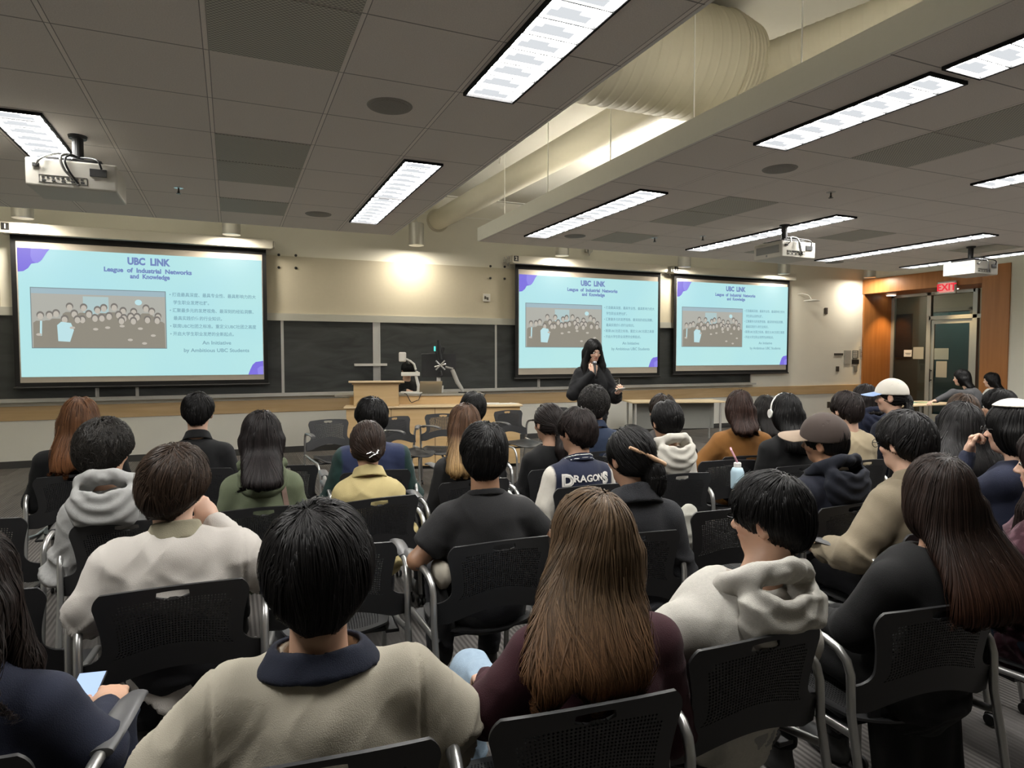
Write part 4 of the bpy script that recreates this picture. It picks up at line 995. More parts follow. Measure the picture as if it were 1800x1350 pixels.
def hair(root, spec, hc, Rh, nb, Zs, d_, vol, rnd):
    g = spec.get; st = g('hair', 'short'); L = g('hairlen', .3); hcol = np.array(g('haircol', BLACK)) * .75; tip = np.array(g('tipcol', g('haircol', BLACK))) * .85; spread = g('spread', 1.0)
    toH = lambda p: (p - hc) @ Rh
    zend = hc[2] - L; nape = g('nape', -.082); bk = g('drape', .150)
    hp = g('hairside', 0.0)
    def f(p):
        q = toH(p)
        d = ell(q, (0, -.016, .026), (.080 + vol * .8, .100 + vol * .9, .098 + vol))
        if st in ('short', 'curly'):
            d = smin(d, ell(q, (0, -.045, -.030), (.066 + vol * .6, .062 + vol * .55, .070)), .03)
            d = smax(d, (nape - q[:, 2] + np.maximum(q[:, 1] + .03, 0) * .55 + np.maximum(np.abs(q[:, 0]) - .034, 0) * 1.0), .020)
            a = q.copy(); a[:, 0] = np.abs(a[:, 0]); d = smax(d, -ell(a, (.098, .012, -.022), (.032, .034, .040)), .008)
            d = smax(d, -ell(q, (0, .125, -.055), (.10, .088, .105)), .015)
        elif st in ('bun', 'pony'):
            d = smin(d, ell(q, (0, -.035, -.02), (.070, .070, .065)), .03)
            d = smax(d, (-.070 - q[:, 2] + np.maximum(q[:, 1] + .03, 0) * .6), .02)
            a = q.copy(); a[:, 0] = np.abs(a[:, 0]); d = smax(d, -ell(a, (.094, .008, -.020), (.026, .030, .036)), .008)
            d = smax(d, -ell(q, (0, .125, -.045), (.095, .085, .105)), .015)
            if st == 'bun': d = smin(d, ell(q, g('bunat', (0.0, -.105, -.055)), g('bunr', (.040, .034, .036))), .012)
            else:
                a0 = hc + Rh @ np.array([0, -.115, -.02]); a1 = np.array([hc[0] + g('ponyx', .0), min(hc[1] - .15, -.13), hc[2] - .15]); a2 = np.array([hc[0] + g('ponyx', 0.), min(hc[1] - .15, -.155), hc[2] - L])
                d = smin(d, smin(cap(p, a0, a1, .026, .036), cap(p, a1, a2, .036, .018), .02), .02)
        else:   # hair worn down
            d = smin(d, ell(q, (0, -.035, -.05), (.078 + vol, .074 + vol, .085)), .04)
            d = smax(d, -ell(q, (0, .138, -.048), (.082, .084, .135)), .015)
            x = p[:, 0] - hc[0]; zz = hc[2] - p[:, 2]; t = np.clip(zz / max(L, .05), 0, 1)
            wid = (.086 + vol) * (1 - t * .1) + (spread - 1) * .06 * np.sin(np.clip(t * 1.2, 0, 1) * PI / 2)
            tu = np.clip(zz / max(.20, L * .75), 0, 1); tu = tu * tu * (3 - 2 * tu); yc = (hc[1] - .045) * (1 - tu) + (-bk + .01) * tu
            yc = np.minimum(yc, hc[1] - .045)
            thk = (.062 + vol * .5) * (1 - t) ** .7 * .75 + .020
            k = np.sqrt((x - hp * t) ** 2 / wid ** 2 + (p[:, 1] - yc) ** 2 / thk ** 2 + 1e-9)
            sheet = (k - 1) * np.minimum(wid, thk) * .9
            zu = zend + .03 + (vnoise(np.stack([x * 16, x * 0, x * 0], 1), g('seed', 1)) * .38 + vnoise(np.stack([x * 45, x * 0 + 3, x * 0], 1), g('seed', 1)) * .14) * min(.22, L * .35) * g('layer', 1.0)
            sheet = smax(sheet, np.maximum(p[:, 2] - hc[2] - .01, zu - p[:, 2]), .03)
            d = smin(d, sheet, .03)
            if g('front'):   # locks falling in front of the shoulders
                for s in (-1, 1):
                    a0 = hc + Rh @ np.array([s * .075, .02, -.01]); a1 = np.array([hc[0] + s * .108, hc[1] + .01, Zs + .02]); a2 = np.array([hc[0] + s * .112, hc[1] + .06, Zs - g('front')])
                    d = smin(d, smin(cap(p, a0, a1, .022, .028), cap(p, a1, a2, .028, .012), .02), .02)
        return d
    lo = np.array([hc[0] - .22 - max(0, spread - 1) * .07, min(hc[1] - .22, -.26), min(zend, hc[2] - .16) - .04 if st not in ('short', 'curly', 'bun') else hc[2] - .16]); hi = np.array([hc[0] + .22 + max(0, spread - 1) * .07, hc[1] + .20, hc[2] + .19])
    hv = min(.009, max(.005, .0035 + .0016 * d_))
    V, Q = nets(f, lo, hi, hv); Nn = vnormals(V, Q)
    am = g('fluff', {'curly': .022, 'short': .006}.get(st, .0025))
    sc_ = 34 if st == 'curly' else 24
    Vd = V + Nn * ((vnoise((V - hc) * sc_, g('seed', 1)) - .62) * am * 2)[:, None] - Nn * .002
    def colour(P, jit):
        t = np.clip((hc[2] + .02 - P[:, 2]) / max(L, .12), 0, 1)[:, None]; t0 = g('tipfrom', .35); t = np.clip((t - t0) / (1 - t0), 0, 1) ** g('tippow', 1.0)
        return (hcol * (1 - t) + tip * t) * jit[:, None]
    base_o = npmesh('hair', Vd, Q, M_hair, colour(Vd, np.full(len(Vd), .6)), root)
    # strands
    n = int(g('strands', np.clip(9000 / d_ ** 1.25, 900, 7000)) * (1.0 if st in ('short', 'curly', 'bun', 'pony') else 1.35)); step = .012 if st == 'short' else .014
    ns = {'short': 7, 'curly': 8, 'bun': 6, 'pony': 9}.get(st, 14)
    if st in ('long', 'wavy') : ns = 16; step = .017
    qz = toH(V); keep = np.ones(len(V), bool)
    src = rnd.choice(np.nonzero(keep)[0], n); P = V[src] + rnd.normal(0, .003, (n, 3)); crown = hc + Rh @ np.array([g('crownx', .012), -.055, .115 + vol]); part = Rh @ np.array([1., 0, 0])
    bunc = hc + Rh @ np.array(g('bunat', (0, -.10, -.04)))
    def grad(P, e=.003):
        b = f(P); G = np.stack([f(P + np.eye(3)[i] * e) - b for i in range(3)], 1) / e; return b, G / (np.linalg.norm(G, axis=1)[:, None] + 1e-9)
    path = [P]; lift = rnd.uniform(-.001, .0045, n) if st != 'curly' else rnd.uniform(0, .011, n); lift[rnd.rand(n) < .04] += .004
    ph = rnd.uniform(0, 6.28, n); clump = vnoise(P * (60, 60, 12), 7)[:, None]; wave = g('wave', .10 if st != 'short' else .18); tf = g('tuft', 26 if st in ('short', 'bun', 'pony') else 18); drift = rnd.normal(0, wave, (n, 3)) * .25 + (np.stack([vnoise(P * tf, 11), vnoise(P * tf, 12), vnoise(P * tf, 13)], 1) - .5) * wave * (4.5 if st in ('short', 'curly', 'bun', 'pony') else 2.2); lift = lift + (vnoise(P * 32, 14) ** 3) * (.010 if st == 'short' else .004)
    Ns = []
    for k in range(ns):
        b, G = grad(P); Ns.append(G)
        if st in ('bun', 'pony'):
            tgt = bunc if st == 'bun' else hc + Rh @ np.array([0, -.115, -.02]); v = tgt - P; far = np.linalg.norm(v, axis=1)
            v = v / (far[:, None] + 1e-6); v[far < .045] = (0, 0, -1) if st == 'pony' else (.6, 0, -.5)
            if st == 'pony': v[P[:, 2] < hc[2] - .06] = (0, 0, -1)
        else:
            away = P - crown; away /= (np.linalg.norm(away, axis=1)[:, None] + 1e-6)
            hgt = np.clip((P[:, 2] - hc[2]) / .12, 0, 1)[:, None]
            if g('parting') is not None:
                px_ = ((P - hc) @ part)[:, None] - g('parting'); v = np.sign(px_) * part * hgt * 1.0 + np.array([0, 0, -1.]) * (1.15 - hgt) + away * .15
            else: v = away * hgt * 1.2 + np.array([0, 0, -1.]) * (1.05 - hgt)
            v = v + drift + g('sweep', 0) * np.array([1., 0, 0]) * hgt
            if st == 'curly': v = v + np.stack([np.sin(ph + k * 1.3), np.cos(ph * 1.7 + k * 1.1), np.sin(ph * 2.3 + k * .9)], 1) * .9
            elif st in ('long', 'wavy', 'bob'):
                v = v + (np.stack([np.sin(P[:, 2] * 38 + clump[:, 0] * 9), np.cos(P[:, 2] * 31 + clump[:, 0] * 7), 0 * ph], 1)) * (wave * 1.6 if st != 'bob' else .05) * np.clip((hc[2] - P[:, 2]) / .2, 0, 1)[:, None]
        v = v - G * (v * G).sum(1)[:, None]; v /= (np.linalg.norm(v, axis=1)[:, None] + 1e-6)
        P2 = P + v * step * (.9 + .3 * rnd.rand(n))[:, None]
        b2, G2 = grad(P2)
        lk = lift + (.0035 * (k / ns) ** 2 if st == 'short' else 0)
        pr = (b2 - lk)[:, None] * G2
        free = (P2[:, 2] < zend + .10 * g('layer', 1.0) + .04) if st in ('long', 'wavy', 'bob', 'pony') else np.zeros(n, bool)
        if st == 'short': free = free | (toH(P2)[:, 2] < nape + .004)
        pr[free] *= .15; P2 = P2 - pr
        P = P2; path.append(P)
    b, G = grad(P); Ns.append(G)
    # cut ends that would run over the face or far below
    X = np.stack(path, 1); NN = np.stack(Ns, 1); m = ns + 1
    T_ = np.gradient(X, axis=1); T_ /= (np.linalg.norm(T_, axis=2)[..., None] + 1e-9)
    S_ = np.cross(T_, NN); S_ /= (np.linalg.norm(S_, axis=2)[..., None] + 1e-9)
    w0 = g('sw', min(.0034, max(.0011, .0007 * d_ + .0005))) * rnd.uniform(.6, 1.4, n); tt = np.linspace(0, 1, m)
    wd = (w0[:, None] * (1 - tt ** 3 * .85)[None])[..., None]
    A = X - S_ * wd; B_ = X + S_ * wd; Cc = X + NN * wd * .7
    VV = np.stack([A, Cc, B_], 2).reshape(-1, 3)
    i0 = (np.arange(n)[:, None] * m + np.arange(m - 1)[None]).ravel() * 3
    Qs = np.concatenate([np.stack([i0, i0 + 1, i0 + 4, i0 + 3], 1), np.stack([i0 + 1, i0 + 2, i0 + 5, i0 + 4], 1)])
    jit = np.repeat(rnd.uniform(.55, 1.55, n), m * 3); cc = colour(VV, jit)
    npmesh('hair_strands', VV, Qs, M_hair, cc, base_o)
    if g('bangs', False): pass
# ================================================================== chairs
M_seat = mat('chair_polymer', (0.016, 0.016, 0.017), 0.48, noise=0.08, nscale=60)
M_tube = mat('silver_tube', (0.42, 0.42, 0.41), 0.32, metal=0.85, noise=0.04)
M_pad = mat('arm_pad_grey', (0.07, 0.07, 0.072), 0.42)
def perf_panel(fn, nu, nv, hole, gone, th, name, m):
    V = []; Fc = []; idx = {}
    def vid(u, v):
        k = (round(u, 4), round(v, 4))
        if k not in idx: idx[k] = len(V); V.append(fn(u, v))
        return idx[k]
    for i in range(nu):
        for j in range(nv):
            if gone(i, j): continue
            a, b, c, d = (i, j), (i + 1, j), (i + 1, j + 1), (i, j + 1)
            if hole(i, j):
                r = .36; mx, my = i + .5, j + .5
                ring_ = [(mx - r, my), (mx, my - r), (mx + r, my), (mx, my + r)]
                A, B_, C_, D_ = (vid(*q) for q in (a, b, c, d)); w0, s0, e0, n0 = (vid(*q) for q in ring_)
                Fc += [(A, B_, s0), (B_, C_, e0), (C_, D_, n0), (D_, A, w0), (A, s0, w0), (B_, e0, s0), (C_, n0, e0), (D_, w0, n0)]
            else: Fc.append(tuple(vid(*q) for q in (a, b, c, d)))
    me = bpy.data.meshes.new(name); me.from_pydata(V, [], Fc); me.materials.append(m)
    o = bpy.data.objects.new(name, me); COL.objects.link(o)
    md = o.modifiers.new('s', 'SOLIDIFY'); md.thickness = th; md.offset = 0
    dg = bpy.context.evaluated_depsgraph_get(); dg.update(); me2 = bpy.data.meshes.new_from_object(o.evaluated_get(dg))
    o.modifiers.clear(); o.data = me2; bpy.data.meshes.remove(me)
    me2.polygons.foreach_set('use_smooth', [True] * len(me2.polygons)); me2.set_sharp_from_angle(angle=.8)
    return o
NU, NV = 46, 34
def back_fn(u, v):
    U_ = 2 * u / NU - 1; t = v / NV
    zt = .875 - .010 * U_ * U_; zb = .552 + .050 * max(0, 1 - (U_ / .80) ** 2) ** 1.2
    z = zb + (zt - zb) * t
    def hw(z):
        if z > .82: return .222 - .055 * (1 - math.sqrt(max(0, 1 - ((z - .82) / .056) ** 2)))
        if z > .685: return .222 - .022 * math.sin((.82 - z) / .135 * PI / 2)
        if z > .638: s = (.685 - z) / .047; return .200 + .062 * (1 - math.sqrt(max(0, 1 - s * s)))
        return .262
    x = U_ * hw(z)
    if 30 <= v <= 32 and abs(u - NU / 2) < 5.2:
        k = 1 - ((u - NU / 2) / 5) ** 2
        z += (.002 if v > 31 else -.010) * max(0, k)
    y = -.200 - .035 * (1 - (x / .262) ** 2) - (z - .5) * .15 + .03 * max(0, (z - .8) / .08) ** 2 * 0
    return (x, y, z)
def make_chair(label):
    t = thing('stacking_chair', label, 'chair', (0, 0, 0), 0)
    ob = perf_panel(back_fn, NU, NV, lambda i, j: 5 <= i <= 40 and 10 <= j <= 28 and not (j > 26 and (i < 7 or i > 38)), lambda i, j: 18 <= i <= 27 and 30 <= j <= 31, .009, 'backrest', M_seat); ob.parent = t
    def seat_fn(u, v):
        X = 2 * u / 40 - 1; Y = 2 * v / 40 - 1
        a = X * math.sqrt(1 - Y * Y * .42 * (1 if Y > 0 else .6)); b = Y * math.sqrt(1 - X * X * .36)
        z = .498 - .020 * (1 - a * a) - .028 * max(0, b - .35) ** 2 / .42 + .012 * max(0, -b - .3)
        return (a * .225, .02 + b * .225, z)
    os_ = perf_panel(seat_fn, 40, 40, lambda i, j: 4 <= i <= 35 and 4 <= j <= 35, lambda i, j: False, .008, 'seat', M_seat); os_.parent = t
    for s in (-1, 1):
        pts = [(s*.268, -.325, .055), (s*.268, -.262, .42), (s*.268, -.232, .56), (s*.268, -.226, .675), (s*.270, -.212, .710), (s*.273, -.182, .733), (s*.276, -.135, .744), (s*.278, -.07, .744)]
        autosmooth(MB().tube(pts, .0130, 12).build('leg', M_tube, t), 1.0)
        pts = [(s*.240, .265, .055), (s*.247, .270, .34), (s*.248, .258, .40), (s*.248, .225, .447), (s*.248, .18, .466), (s*.250, -.10, .480), (s*.262, -.24, .500)]
        autosmooth(MB().tube(pts, .0122, 12).build('leg', M_tube, t), 1.0)
        pd = MB(); n = 9
        pv = []
        for i in range(n):
            f_ = i / (n - 1); y = -.10 + .27 * f_; hw = .020 + .012 * math.sin(f_ * PI * .8 + .3); zc = .750 + .008 * math.sin(f_ * PI) - .018 * max(0, f_ - .75) * 4 * .5
            for a in range(12):
                th = 2 * PI * a / 12; pv.append((s * .281 + hw * math.cos(th), y, zc + .011 * math.sin(th)))
        pd.add(pv, [(i*12+a, i*12+(a+1) % 12, (i+1)*12+(a+1) % 12, (i+1)*12+a) for i in range(n-1) for a in range(12)] + [tuple(range(12))[::-1], tuple((n-1)*12+a for a in range(12))])
        autosmooth(pd.build('arm_pad', M_pad, t), 1.2)
        for y0 in (-.325, .265):
            cs = MB(); x0 = s * (.268 if y0 < 0 else .240)
            for q in (-.013, .013): cs.lathe([(.006, -.007), (.024, -.006), (.026, -.002), (.026, .004), (.020, .007)], (x0 + q, y0 - .012, .026), 16, axis=0)
            cs.tube([(x0, y0, .066), (x0, y0 - .004, .045)], .013, 10); autosmooth(cs.build('caster', M_black, t), .8)
    br = MB(); br.box((-.20, -.13, .452), (.20, -.10, .466)).box((-.20, .12, .446), (.20, .15, .460)).box((-.245, -.16, .455), (-.19, .18, .470)).box((.19, -.16, .455), (.245, .18, .470)); br.build('under_frame', M_black, t, bevel=.003)
    return t
chair0 = None
def chair_at(x, y, yaw, label):
    global chair0
    if chair0 is None: chair0 = make_chair(label); chair0.location = (x, y, 0); chair0.rotation_euler = (0, 0, math.radians(-yaw)); chair0['group'] = 'stacking chairs with perforated backs'; return chair0
    return dup(chair0, (x, y, 0), math.radians(-yaw), label)
def chair_px(px_, py_, yaw, label, d=None):
    """empty chair whose back's top edge is seen at this pixel"""
    P = onZ(px_, py_, .875); r = rotm(yaw) @ np.array([0, -.28, 0]); return chair_at(float(P[0] - r[0]), float(P[1] - r[1]), yaw, label)

# ================================================================== people
def F(n, c, **k): return fabric(n, c, **k)
navy = F('navy', (.016, .020, .042)); blk = F('black', (.006, .006, .0065)); char = F('charcoal', (.030, .030, .033)); cream = F('cream_sweat', (.50, .46, .37), mottle=.05)
greyh = F('grey_marl', (.40, .40, .39), mottle=.12, ns=90); lgrey = F('oat_marl', (.54, .52, .47), mottle=.13, ns=120); green = F('sage', (.145, .17, .105), mottle=.08); yellow = F('pale_yellow', (.56, .46, .22), mottle=.05)
white = F('off_white', (.60, .565, .52), mottle=.04); denim = F('dark_denim', (.030, .045, .085), ns=60); ldenim = F('light_denim', (.30, .40, .50), mottle=.16, ns=50); brown = F('rust_corduroy', (.24, .105, .025), mottle=.1)
tan = F('khaki', (.27, .225, .155), mottle=.08); tan2 = F('sand', (.42, .345, .225), mottle=.06); coatc = F('dark_wool', (.022, .023, .027), bump=.5); burg = F('burgundy', (.045, .012, .018), ns=40); whiteh = F('white_fleece', (.66, .63, .56), mottle=.04)
beige_c = F('olive_beige', (.34, .31, .22)); darkg = F('dark_green', (.012, .035, .032)); navyc = F('collar_navy', (.014, .018, .035)); greyc = F('grey_coat', (.075, .075, .078), ns=40)
RED = (.13, .048, .018)
people = [
 dict(k='P2', hx=556, hy=886, d=1.40, w=.52, yaw=5, hyaw=-1, vol=.040, hpitch=-4, wave=0.16, neckline=0.022, label='person in a cream sweatshirt with a wide navy collar, large black round haircut', top=cream, topname='sweatshirt', collar='wide', colm=navyc, loose=.024, wrinkle=0.016, back=.135, puff=1.25, skin='light', nape=-.088, seed=11, male=True, crownx=-.02, seam=.006, strands=9000, haircol=(.010, .009, .009), neck=0.31,
      armL=((-.265, -.01, .76), (-.20, .25, .70), (0, 1, -.2), (0, .2, 1), .5), armR=((.265, .0, .76), (.20, .26, .70), (0, 1, -.2), (0, .2, 1), .5), legm=F('dark_grey_twill', (.03, .03, .032)), knee=.20),
 dict(k='P3', hx=1038, hy=864, d=1.60, w=.45, yaw=8, hyaw=-12, vol=.016, layer=1.6, cpos=(.71, 1.42), kneey=0.58, label='person with very long light brown hair in a burgundy top and light jeans', top=burg, topname='top', hair='wavy', hairlen=0.31, hairside=-0.13, haircol=(.125, .080, .046), tipcol=(.150, .066, .028), spread=1.7, wave=0.18, male=False, skin='fair', strands=9000, sw=.0014, legm=ldenim, legname='jeans', seed=5, drape=0.175, knee=0.19, armL=((-.27, .0, .76), (-.20, .27, .68), (0, 1, -.2), (0, .2, 1), .5), tipfrom=.3),
 dict(k='P4', hx=1352, hy=832, d=1.88, w=.47, yaw=4, hyaw=-34, vol=0.013, cpos=(1.25, 1.53), lean=-0.03, fluff=0.005, label='person in an oatmeal grey hoodie leaning left, black hair, ear visible', top=lgrey, topname='hoodie', hood=True, hoodsize=1.12, hoodx=0.02, loose=.022, wrinkle=.012, seed=7, haircol=BLACK, legm=F('grey_sweats', (.33, .33, .32)), neck=.33, back=.125, hroll=-4, sx=0.15,
      armL=((-.30, -.02, .77), (-.30, .24, .70), (.2, 1, -.2), (0, .2, 1), .5), armR=((.28, .02, .74), (.1, .25, .64), (-.3, 1, -.2), (0, .2, 1), .5)),
 dict(k='P5', hx=1652, hy=802, d=2.05, w=.42, yaw=8, hyaw=32, vol=.018, layer=0.6, sx=0.08, lean=0.0, cpos=(1.92, 1.475), label='person with long straight dark brown hair in a black top, near the right', top=blk, topname='top', hair='long', hairlen=0.36, hairside=0.0, haircol=(.022, .013, .010), tipcol=(.050, .020, .011), wave=.05, male=False, strands=8000, sw=.0015, spread=1.9, drape=.185, legm=blk, legname='skirt_trousers', seed=9,
      armL=((-.21, .06, .74), (-.10, .33, .66), (.2, 1, -.2), (0, .2, 1), .5)),
 dict(k='P7', hx=306, hy=783, d=2.20, w=.52, yaw=-4, hyaw=24, vol=.030, fluff=0.013, label='person in an off-white polo with olive collar and layered dark brown hair', top=white, topname='polo_shirt', collar='rib', colm=beige_c, loose=.020, wrinkle=0.013, haircol=(.034, .021, .014), tipcol=(.030, .019, .013), skin='fair', seed=13, seam=.006, neck=.29, back=.125, wave=0.45, sweep=-.3, puff=1.1, strands=6500, hroll=4,
      armL=((-.240, -.02, .78), (-.25, .20, .70), (0, 1, -.2), (0, .2, 1), .5), armR=((.27, .05, .80), (.12, .14, .99), (-.5, .2, .8), (.3, -1, .2), .8)),
 dict(k='P8', hx=850, hy=744, d=2.72, w=.44, yaw=8, hyaw=6, vol=.016, fluff=0.009, label='person in a black T-shirt with bare forearms and black layered hair', top=F('black_cotton', (.020, .020, .021)), topname='t_shirt', sleeve=.72, collar='crew', loose=.016, hands='LR', skin='tan', seed=15, nape=-.105, wave=0.35, neck=.30,
      armL=((-.29, -.02, .765), (-.09, .18, .79), (.9, .5, 0), (0, .2, 1), .5), armR=((.28, .0, .80), (.10, .20, .78), (-.8, .6, 0), (0, .2, 1), .5)),
 dict(k='P9', hx=1106, hy=752, d=2.80, w=.47, yaw=8, hyaw=-16, vol=.014, cpos=(1.52, 2.47), label='person in a dark wool coat with hair pinned up by a wooden stick', top=coatc, topname='coat', collar='coat', loose=.024, hair='bun', bunat=(.045, -.10, -.085), bunr=(.048, .046, .085), male=False, seed=17, puff=1.15, neck=.315),
 dict(k='P14', hx=184, hy=738, d=2.90, w=.44, yaw=6, hyaw=16, vol=.030, cpos=(-.41, 3.50), sx=-0.05, label='person in a light grey hoodie with curly black hair, left side', top=greyh, topname='hoodie', hood=True, loose=.020, wrinkle=.010, hair='curly', seed=19, neck=.31, hoodsize=1.12, haircol=(.016, .014, .012), strands=4500),
 dict(k='P15', hx=459, hy=724, d=3.25, w=.38, yaw=2, hyaw=0, vol=.012, layer=1.0, spread=0.7, label='person in a sage green hoodie with straight black hair and a pink bag strap', top=green, topname='hoodie', hood=True, loose=.014, wrinkle=.008, hair='long', hairlen=0.25, wave=0.03, male=False, seed=21, hoodsize=0.92, haircol=(.014, .011, .011), drape=0.215),
 dict(k='P16', hx=646, hy=742, d=3.42, w=.36, yaw=6, hyaw=2, vol=.010, label='person in a pale yellow shirt with brown hair pinned by a silver clip', top=yellow, topname='shirt', collar='shirt', loose=.016, wrinkle=.011, hair='bun', bunat=(.02, -.095, -.050), bunr=(.040, .024, .036), haircol=(.032, .020, .015), male=False, seed=23, skin='light', hpitch=-12),
 dict(k='P17', hx=816, hy=711, d=3.90, w=.40, yaw=-2, hyaw=12, vol=.012, label='person in a black top with long brown hair fading to blonde', top=F('black_knit', (.016, .016, .017)), topname='jumper', hair='long', hairlen=0.3, haircol=(.085, .045, .026), tipcol=(.42, .27, .12), tippow=.8, tipfrom=.2, wave=.06, male=False, seed=25, hairside=-0.1),
 dict(k='P18', hx=1012, hy=718, d=3.75, w=.44, yaw=2, hyaw=-24, vol=.020, fluff=0.012, label='person in a navy varsity jacket with white sleeves, lettered on the back', top=None, topname='varsity_jacket', collar='stripe', colm=navy, loose=.020, wrinkle=.006, seed=27, haircol=(.018, .013, .012), wave=0.4),
 dict(k='P20', hx=963, hy=711, d=4.30, w=.40, yaw=0, hyaw=-12, vol=.008, label='person in black with a low dark ponytail, left of the varsity jacket', top=blk, topname='jumper', hair='pony', hairlen=0.24, ponyx=.02, male=False, seed=29, haircol=(.018, .014, .013), skin='light'),
 dict(k='P19', hx=1171, hy=706, d=4.10, w=.36, yaw=8, hyaw=-4, vol=.012, label='person in a white hoodie with a low black hair bun', top=whiteh, topname='hoodie', hood=True, hair='bun', bunat=(-.005, -.075, -.095), bunr=(.032, .030, .026), male=False, seed=31, hoodsize=1.05, wrinkle=.008),
 dict(k='P28', hx=1163, hy=694, d=5.1, w=.46, yaw=0, hyaw=-6, vol=.012, label='person in a dark grey jacket, seated just beyond the white hoodie', top=F('dark_grey_knit', (.05, .046, .043)), topname='jacket', seed=33, haircol=(.028, .019, .014)),
 dict(k='P27', hx=1044, hy=679, d=5.0, w=.46, yaw=8, hyaw=12, vol=.040, label='person in a dark denim jacket with bushy curly black hair', top=denim, topname='denim_jacket', collar='shirt', hair='curly', seed=35, haircol=(.018, .016, .015), neck=.31),
 dict(k='P26', hx=831, hy=690, d=4.9, w=.40, yaw=0, hyaw=10, vol=.016, label='person with short black hair and black jacket beyond the blonde-tipped hair', top=blk, topname='jacket', seed=37, collar='rib'),
 dict(k='P25', hx=652, hy=699, d=4.2, w=.49, yaw=4, hyaw=-10, vol=.022, label='person in a navy vest with dark green sleeves and thick black hair', top=None, topname='jacket', loose=.022, seed=39, collar='rib', colm=navy, puff=1.2, wrinkle=.010),
 dict(k='P24', hx=347, hy=691, d=4.25, w=.44, yaw=4, hyaw=0, vol=.014, label='person in a black suit jacket with neat black hair and both ears showing', top=F('black_suiting', (.010, .010, .011), bump=.1), topname='suit_jacket', collar='shirt', loose=.014, wrinkle=.003, seed=41, skin='fair', nape=-.070, neck=.315),
 dict(k='P23', hx=141, hy=699, d=4.05, w=.50, yaw=0, hyaw=6, vol=.020, layer=0.6, label='person with long copper red hair in a black jacket, far left', top=blk, topname='jacket', hair='long', hairlen=0.34, haircol=(.115, .052, .024), tipcol=(.17, .070, .030), wave=.08, male=False, seed=43, spread=1.3),
 dict(k='P29', hx=1300, hy=687, d=4.8, w=.44, yaw=22, hyaw=16, vol=.010, spread=0.9, label='person in a rust brown corduroy jacket with a dark red-brown mullet', top=brown, topname='corduroy_jacket', hair='long', hairlen=0.2, haircol=(.034, .018, .014), wave=.12, seed=45, loose=.018, wrinkle=.009, armL=((-.30, .0, .78), (-.24, .22, .70), (0, 1, 0), (0, .2, 1), .5)),
 dict(k='P30', hx=1345, hy=696, d=5.6, w=.40, yaw=15, hyaw=16, vol=.012, label='person in a pale knit with long wavy dark hair, left of the headphones', top=F('pale_knit', (.42, .40, .35)), topname='jumper', hair='wavy', hairlen=0.26, male=False, seed=47, haircol=(.014, .012, .011)),
 dict(k='P21', hx=1381, hy=692, d=4.4, w=.42, yaw=10, hyaw=9, vol=.012, layer=0.5, label='person in a black hooded top wearing headphones over long straight black hair', top=blk, topname='hooded_top', hair='long', hairlen=0.28, male=False, seed=49, wave=.04, spread=1.1),
 dict(k='P10', hx=1448, hy=733, d=3.3, w=.48, yaw=0, hyaw=-24, vol=0.004, collar='shirt', colm=whiteh, hroll=-14, label='person in a navy jacket wearing a tan peaked cap, looking left', top=F('navy_cotton', (.013, .015, .026)), topname='jacket', hood=True, hoodsize=1.1, hoodm=F('navy_hood', (.010, .012, .020)), loose=.022, wrinkle=.010, seed=51, skin='tan', armL=((-.31, .0, .80), (-.28, .22, .70), (0, 1, 0), (0, .2, 1), .5)),
 dict(k='P22', hx=1487, hy=689, d=4.6, w=.40, yaw=5, hyaw=-1, vol=.012, label='person in a crumpled sand jacket with short dark hair', top=tan2, topname='jacket', loose=.020, wrinkle=.016, seed=53, haircol=(.018, .013, .012), skin='fair'),
 dict(k='P31', hx=1520, hy=676, d=5.9, w=.44, yaw=10, hyaw=9, vol=.014, label='person in a navy hoodie with dark hair, left of the white cap', top=navy, topname='hoodie', hood=True, seed=55, haircol=(.018, .014, .013), hair='bob', hairlen=.17),
 dict(k='P32', hx=1566, hy=672, d=5.1, w=.42, yaw=0, hyaw=-30, vol=0.0, label='person in dark navy wearing a white cap with a pale blue peak', top=F('ink_jacket', (.010, .012, .022)), topname='jacket', hair='pony', hairlen=.22, male=False, seed=57, skin='fair'),
 dict(k='P11', hx=1590, hy=724, d=2.85, w=.45, yaw=0, hyaw=-4, vol=.022, fluff=0.009, wave=0.3, label='person in a khaki jacket with glasses and full black hair', top=tan, topname='jacket', collar='shirt', loose=.020, wrinkle=.010, seed=59, haircol=(.012, .011, .011), skin='fair', armL=((-.27, .03, .74), (-.24, .26, .70), (0, 1, 0), (0, .2, 1), .5)),
 dict(k='P12', hx=1688, hy=708, d=3.6, w=.38, yaw=18, hyaw=20, vol=0.024, layer=0.5, hairside=-0.12, label='person in a striped top with a wide fall of long black hair', top=None, topname='striped_top', hair='wavy', hairlen=0.32, male=False, seed=61, spread=2.6, wave=.10, haircol=(.014, .013, .013), strands=4000),
 dict(k='P36', hx=1692, hy=693, d=4.6, w=.38, yaw=30, hyaw=0, vol=.012, label='person with mid brown hair, mostly hidden by the wide black hair', top=F('brown_knit', (.1, .07, .05)), topname='jumper', hair='bob', hairlen=.18, male=False, seed=63, haircol=(.060, .038, .026)),
 dict(k='P35', hx=1755, hy=685, d=5.0, w=.42, yaw=0, hyaw=-12, vol=.012, label='person in a white shirt with short black hair, in profile at right', top=F('white_cotton', (.62, .59, .53)), topname='shirt', seed=65, skin='light', eyes=True, loose=.018, wrinkle=.010),
 dict(k='P13', hx=1778, hy=708, d=3.15, w=.40, yaw=-2, hyaw=-16, vol=.012, label='person in navy with a black bob, white cap and hand at the mouth', top=navy, topname='jacket', hair='bob', hairlen=.16, male=False, seed=67, skin='fair', eyes=True, hands='L', armL=((-.16, .20, .86), (-.045, .19, 1.10), (.1, -.1, 1), (-.3, .9, .2), 1.1)),
